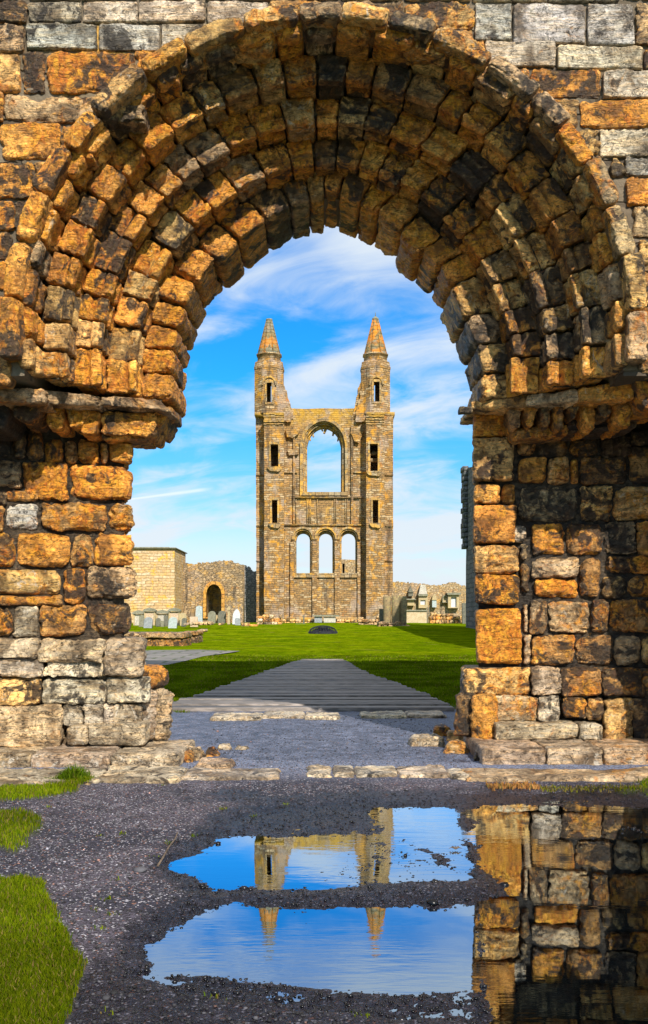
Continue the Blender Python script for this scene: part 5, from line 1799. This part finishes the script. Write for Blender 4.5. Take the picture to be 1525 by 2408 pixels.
mono('wall_memorial', 'small round headed tablet with an arched rim', 'memorial', 115.3, [
    ('rim', [arch_px(1041, 1054, 1417, 1408, 1399, 10), arch_px(1043, 1052, 1416, 1408, 1401, 10)], 0.1, 0.6, GRAVE['slab']), ('tablet', [arch_px(1043, 1052, 1416, 1408, 1401, 10)], 0.4, 0.3, GRAVE['tan'])], MG)
mono('wall_memorial', 'large framed memorial with white centre panel and heavy cornice', 'memorial', 115.3, [
    ('cornice', [[(1050, 1394), (1084, 1394), (1082, 1399), (1052, 1399)]], -0.4, 1.1, GRAVE['slab']), ('frame', [bx(1054, 1399, 1080, 1430), bx(1061, 1404, 1074, 1428)], -0.1, 0.8, GRAVE['tan']),
    ('panel', [bx(1061, 1404, 1074, 1428)], 0.2, 0.4, GRAVE['white'])], MG)
mono('standing_slab', 'tall dark slab standing in front of the churchyard wall at the right pier', 'gravestone', 96, [('slab', [bx(1088, 1418, 1102, 1473)], 0, 0.5, GRAVE['dark'])])
mono('sign', 'small white sign low on the grass beside the right pier', 'sign', 84, [('board', [bx(1085, 1477, 1100, 1483)], 0, 0.15, GRAVE['white'])])
mono('marker_stone', 'flat white marker in the grass before the churchyard wall', 'marker', 92, [('stone', [bx(1016, 1473, 1027, 1476)], 0, 0.3, GRAVE['white'])])
mono('tomb', 'broad pale tomb wall right of the clustered columns', 'tomb', 104, [('panel', [jag(bx(952, 1436, 1004, 1466), 0.5, 8, 2)], 0, 0.8, GRAVE['sand']), ('coping', [bx(950, 1434, 1005, 1437)], -0.15, 1.1, GRAVE['slab'])])
mono('gatepost', 'thin dark iron posts beside the pale tomb wall', 'post', 104.5, [('post', [bx(1004.5, 1428, 1006.5, 1466)], 0, 0.12, GRAVE['dark']), ('post', [bx(1008.5, 1428, 1010.5, 1466)], 0, 0.12, GRAVE['dark'])])


def ruin_pile(name, label, cat, X0, X1, ytop, ybot, d, rows, codes, seed, depth=1.2, parent=None):
    """a low stretch of broken masonry laid from single rough blocks"""
    rr = random.Random(seed)
    random.seed(seed)
    acc = Acc()
    h_ = (ybot - ytop) / rows
    for r_ in range(rows):
        x = X0 + rr.uniform(-2, 2)
        while x < X1 - 2:
            w_ = rr.uniform(0.8, 2.4) * max(h_, 4)
            topcut = 0 if r_ else rr.choice([0, 0, 0.4, 0.9])
            y0, y1 = ytop + r_ * h_ + topcut * h_, ytop + (r_ + 1) * h_
            xe = min(x + w_, X1)
            if y1 - y0 > 0.15 * h_ and xe - x > 1:
                dd = d - r_ * 0.05 + rr.uniform(-0.12, 0.12)
                px_block(acc, x, y0, xe - 0.4, y1 + 0.2, dd, dd, depth, rr.choice(codes), r=0.10, rough=5.0, bed=0.3, pit=0.0, step=0.09)
            x = xe
    dd = d
    if parent is not None: return acc.build(name, STONE, parent)
    o = acc.build(name, STONE, None, loc=(X_at((X0 + X1) / 2, d), d, Z_at(ybot, d)))
    return tag(o, label, cat)


ruin_pile('low_ruin', 'heap of broken masonry in front of the left turret', 'ruin', 604, 664, 1445, 1480, 92, 4, 'ggttbw', 3)
ruin_pile('low_ruin', 'ochre block and rubble row on a flat slab left of the gable', 'ruin', 546, 606, 1465, 1484, 84, 2, 'oogt', 6)
ruin_pile('low_ruin', 'low footings running along the foot of the gable', 'ruin', 664, 862, 1456, 1469, 107, 2, 'ttgp', 9)
ruin_pile('low_ruin', 'mossy broken wall foot below the right turret', 'ruin', 842, 906, 1448, 1480, 90, 4, 'ggdtg', 12)
ruin_pile('low_ruin', 'low rubble footing under the large framed memorial', 'ruin', 1012, 1092, 1440, 1475, 98, 4, 'tgtyb', 15)
ruin_pile('low_ruin', 'pale flat foundation stones in the grass before the headstones', 'ruin', 432, 520, 1462, 1470, 76, 1, 'ppgw', 18, 2.5)
ruin_pile('low_ruin', 'nearer strip of pale foundation stones right of the chest tombs', 'ruin', 466, 500, 1477, 1486, 66, 1, 'pgt', 21, 2.0)

# clustered column stump
cc = thing('column_stump', 'stump of a clustered column of three grey shafts on a rough base', 'column', (X_at(930, 86), 86, lawn_z(86)))
for (X, yt) in ((911.5, 1402), (931, 1400), (948, 1402)):
    acc = Acc()
    c_, r_ = X_at(X, 86), 9.4 * 86 / F
    lathe8(acc, c_, 86 + (0 if X == 931 else 0.25), [(r_, Z_at(1470, 86)), (r_, Z_at(1440, 86)), (r_ * 1.0, Z_at(yt + 1, 86)), (r_ * 0.85, Z_at(yt, 86))], 0, 16)
    acc.build('shaft', mono_stone('shaft_stone_%d' % X, (0.17, 0.14, 0.08), (0.28, 0.20, 0.10), lf=0.5, black=0.5, scale=2.0), cc)
ruin_pile('base', '', '', 888, 966, 1462, 1486, 84.5, 3, 'ggtw', 24, 1.5, cc)
mono('standing_slab', 'dark mossy block against the left side of the column stump', 'stone', 87, [('slab', [jag(bx(893, 1432, 906, 1470), 0.6, 6, 5)], 0, 0.8, GRAVE['dark'])])

# altar slab, post and stone by the gable
mono('altar_slab', 'grey stone altar slab on the footings under the middle lancet', 'altar', 106, [('table', [bx(736, 1446, 798, 1450)], -0.2, 1.6, GRAVE['slab']), ('support', [bx(740, 1450, 758, 1464)], 0, 1.2, GRAVE['grey']), ('support', [bx(762, 1451, 790, 1464)], 0, 1.2, GRAVE['pale'])])
mono('post', 'slim dark upright post beside the low grey block', 'post', 97, [('post', [bx(713, 1447, 716.5, 1470)], 0, 0.15, GRAVE['dark'])])
mono('stone_block', 'low flat grey block on the lawn in front of the gable', 'block', 95, [('block', [bx(696, 1467, 719, 1477)], 0, 0.7, GRAVE['grey'])])

# well grating: a low dark dome of bars
dg = ground_d(1490)
wg = thing('well_grating', 'low dark domed iron grating over a well in the middle of the lawn', 'grating', (X_at(760, dg), dg, lawn_z(dg)))
DARK = mono_stone('dark_iron', (0.012, 0.013, 0.018), (0.025, 0.027, 0.034), lf=0.0, black=0.2)
gx, gz = X_at(760, dg), lawn_z(dg)
rw = 34.5 / F * dg
acc = Acc()
lathe8(acc, gx, dg, [(rw * 1.0, gz - 0.05), (rw * 1.0, gz + 0.13), (rw * 0.9, gz + 0.15), (rw * 0.9, gz + 0.02)], 0, 28)
acc.build('rim', DARK, wg)
acc = Acc()
for k in range(14):
    a = math.pi * k / 14
    pts = []
    for j in range(13):
        t = math.pi * j / 12
        pts.append((gx + rw * 0.93 * math.cos(t) * math.cos(a), dg + rw * 0.93 * math.cos(t) * math.sin(a), gz + 0.12 + 0.36 * math.sin(t)))
    tube(acc, pts, 0.025, 0.025, 5)
for rr_ in (0.35, 0.65):
    pts = [(gx + rw * rr_ * math.cos(2 * math.pi * j / 24), dg + rw * rr_ * math.sin(2 * math.pi * j / 24), gz + 0.12 + 0.36 * math.sqrt(1 - (rr_ / 0.93) ** 2)) for j in range(25)]
    tube(acc, pts, 0.025, 0.025, 5)
acc.build('bars', DARK, wg)
acc = Acc()
lathe8(acc, gx, dg, [(rw * 0.91, gz + 0.03), (rw * 0.6, gz + 0.26), (rw * 0.25, gz + 0.36), (0.02, gz + 0.38)], 0, 24)
acc.build('cover', DARK, wg)

# chest tombs at the left
def chest(label, X0, X1, ytop, ymid, ybot, dback):
    d = ground_d(ybot)
    t = thing('chest_tomb', label, 'tomb', (X_at((X0 + X1) / 2, d), d, lawn_z(d)), 'mossy chest tombs left of the lawn')
    for (nm, a, b, off) in (('base', ymid + 1.5, ybot + 3, 0.12), ('lid', ytop, ymid, 0.0)):
        acc = Acc()
        n_ = max(1, round((X1 - X0) / 45))
        for k in range(n_):
            xa, xb = X0 + (X1 - X0) * k / n_, X0 + (X1 - X0) * (k + 1) / n_
            px_block(acc, xa, a, xb - 0.3, b, d + off, d + off, dback - off * 2, random.choice('ggb'), r=0.05, rough=2.2, bed=0.8, pit=0.2, step=0.04)
        acc.build(nm, STONE, t)


chest('long mossy chest tomb of two courses partly behind the left pier', 250, 434, 1488, 1501, 1520, 2.6)
chest('shorter chest tomb behind the right end of the long one', 428, 466, 1485, 1494, 1511, 2.2)

# ------------------------------------------------------------------ headstones
HG = 'headstones before the cream wall'


def head(label, kind, X0, X1, yt, yb, mat, d=None, group=HG):
    d = d or ground_d(yb)
    xm, hw = (X0 + X1) / 2, (X1 - X0) / 2
    if kind == 'round': o_ = arch_px(X0, X1, yb + 2, yt + hw * 0.8, yt, 10, 2.0)
    elif kind == 'point': o_ = arch_px(X0, X1, yb + 2, yt + hw * 1.7, yt, 10, 1.3)
    elif kind == 'flat': o_ = [(X0, yb + 2), (X0, yt + 1), (X0 + 1, yt), (X1 - 1, yt), (X1, yt + 1), (X1, yb + 2)]
    elif kind == 'taper': o_ = [(X0, yb + 2), (X0 + 2, yt + 3), (xm, yt), (X1 - 2, yt + 3), (X1, yb + 2)]
    ln_ = random.Random(int(X0 * 7)).uniform(-0.07, 0.07)
    if kind in ('round', 'point', 'flat', 'taper'): o_ = [(x_ + (yb - y_) * ln_, y_) for (x_, y_) in o_]
    if kind == 'pediment':
        return mono('headstone', label, 'gravestone', d, [
            ('panel', [bx(X0 + 4, yt + 10, X1 - 4, yb + 2)], 0.08, 0.4, mat), ('pilaster', [bx(X0 + 1, yt + 9, X0 + 4, yb + 2)], 0, 0.5, GRAVE['tan']), ('pilaster', [bx(X1 - 4, yt + 9, X1 - 1, yb + 2)], 0, 0.5, GRAVE['tan']),
            ('pediment', [[(X0 - 1, yt + 9), (X0 - 1, yt + 6), (X0 + 3, yt + 3), (xm, yt), (X1 - 3, yt + 3), (X1 + 1, yt + 6), (X1 + 1, yt + 9)]], -0.12, 0.75, GRAVE['slab'])], group)
    if kind == 'cross':
        return mono('headstone', label, 'gravestone', d, [
            ('shaft', [[(X0 + 1, yb + 2), (xm - 2, yt + 8), (xm - 2, yt), (xm + 2, yt), (xm + 2, yt + 8), (X1 - 1, yb + 2)]], 0, 0.4, mat), ('ring', [[(X0, yt + 4), (xm, yt + 1), (X1, yt + 4), (X1, yt + 7), (xm, yt + 10), (X0, yt + 7)]], -0.08, 0.55, mat)], group)
    return mono('headstone', label, 'gravestone', d, [('stone', [o_], 0, 0.28, mat)], group)


head('pedimented white panel monument, leftmost of the tall row', 'pediment', 313, 339, 1435, 1472, GRAVE['pale'], 88)
head('taller pedimented monument with sandy panel, second in the tall row', 'pediment', 338, 366, 1429, 1472, GRAVE['pink'], 87)
head('pedimented white panel monument between the two sandy ones', 'pediment', 367, 396, 1434, 1472, GRAVE['pale'], 88)
head('pedimented pinkish monument at the right of the tall row', 'pediment', 396, 424, 1429, 1472, GRAVE['pink'], 87)
head('tan round topped stone ending the tall row', 'round', 424, 440, 1441, 1474, GRAVE['tan'], 86)
head('small blue grey round headstone in front of the tall row', 'round', 338, 358, 1451, 1476, GRAVE['grey'], 78)
head('pale lilac round headstone in front of the pinkish monument', 'round', 396, 416, 1451, 1476, GRAVE['blue'], 78)
head('dark small headstone right of the lilac one', 'round', 427, 438, 1453, 1471, GRAVE['dark'], 82)
head('dark headstone low in the middle of the front row', 'round', 367, 377, 1453, 1471, GRAVE['dark'], 82)
head('narrow dark slate leaning beside the white panel monument', 'round', 386, 396, 1447, 1471, GRAVE['dark'], 83)
head('mossy narrow headstone at the edge of the left pier', 'round', 327, 338, 1446, 1472, GRAVE['slab'], 82)
head('low greenish stone between dark ones', 'flat', 378, 386, 1460, 1472, GRAVE['slab'], 82)
head('tall tapering pale blue headstone left of the arched doorway', 'taper', 459, 477, 1424, 1468, GRAVE['blue'], 84)
head('low salmon coloured flat headstone', 'flat', 448, 466, 1450, 1472, GRAVE['pink'], 80)
head('dark mossy round headstone in the doorway', 'round', 489, 507, 1437, 1464, GRAVE['slab'], 92)
head('darkest round headstone right inside the doorway', 'round', 513, 531, 1436, 1464, GRAVE['dark'], 92)
head('small yellowish stone between the two doorway headstones', 'flat', 506, 513, 1446, 1464, GRAVE['tan'], 93)
head('tall tan ringed cross right of the doorway', 'cross', 534, 543, 1426, 1466, GRAVE['tan'], 91)
head('white pointed headstone beside the ringed cross', 'point', 547, 564, 1432, 1466, GRAVE['white'], 91)
head('small grey stone at the foot of the white pointed one', 'round', 553, 566, 1453, 1468, GRAVE['grey'], 88)
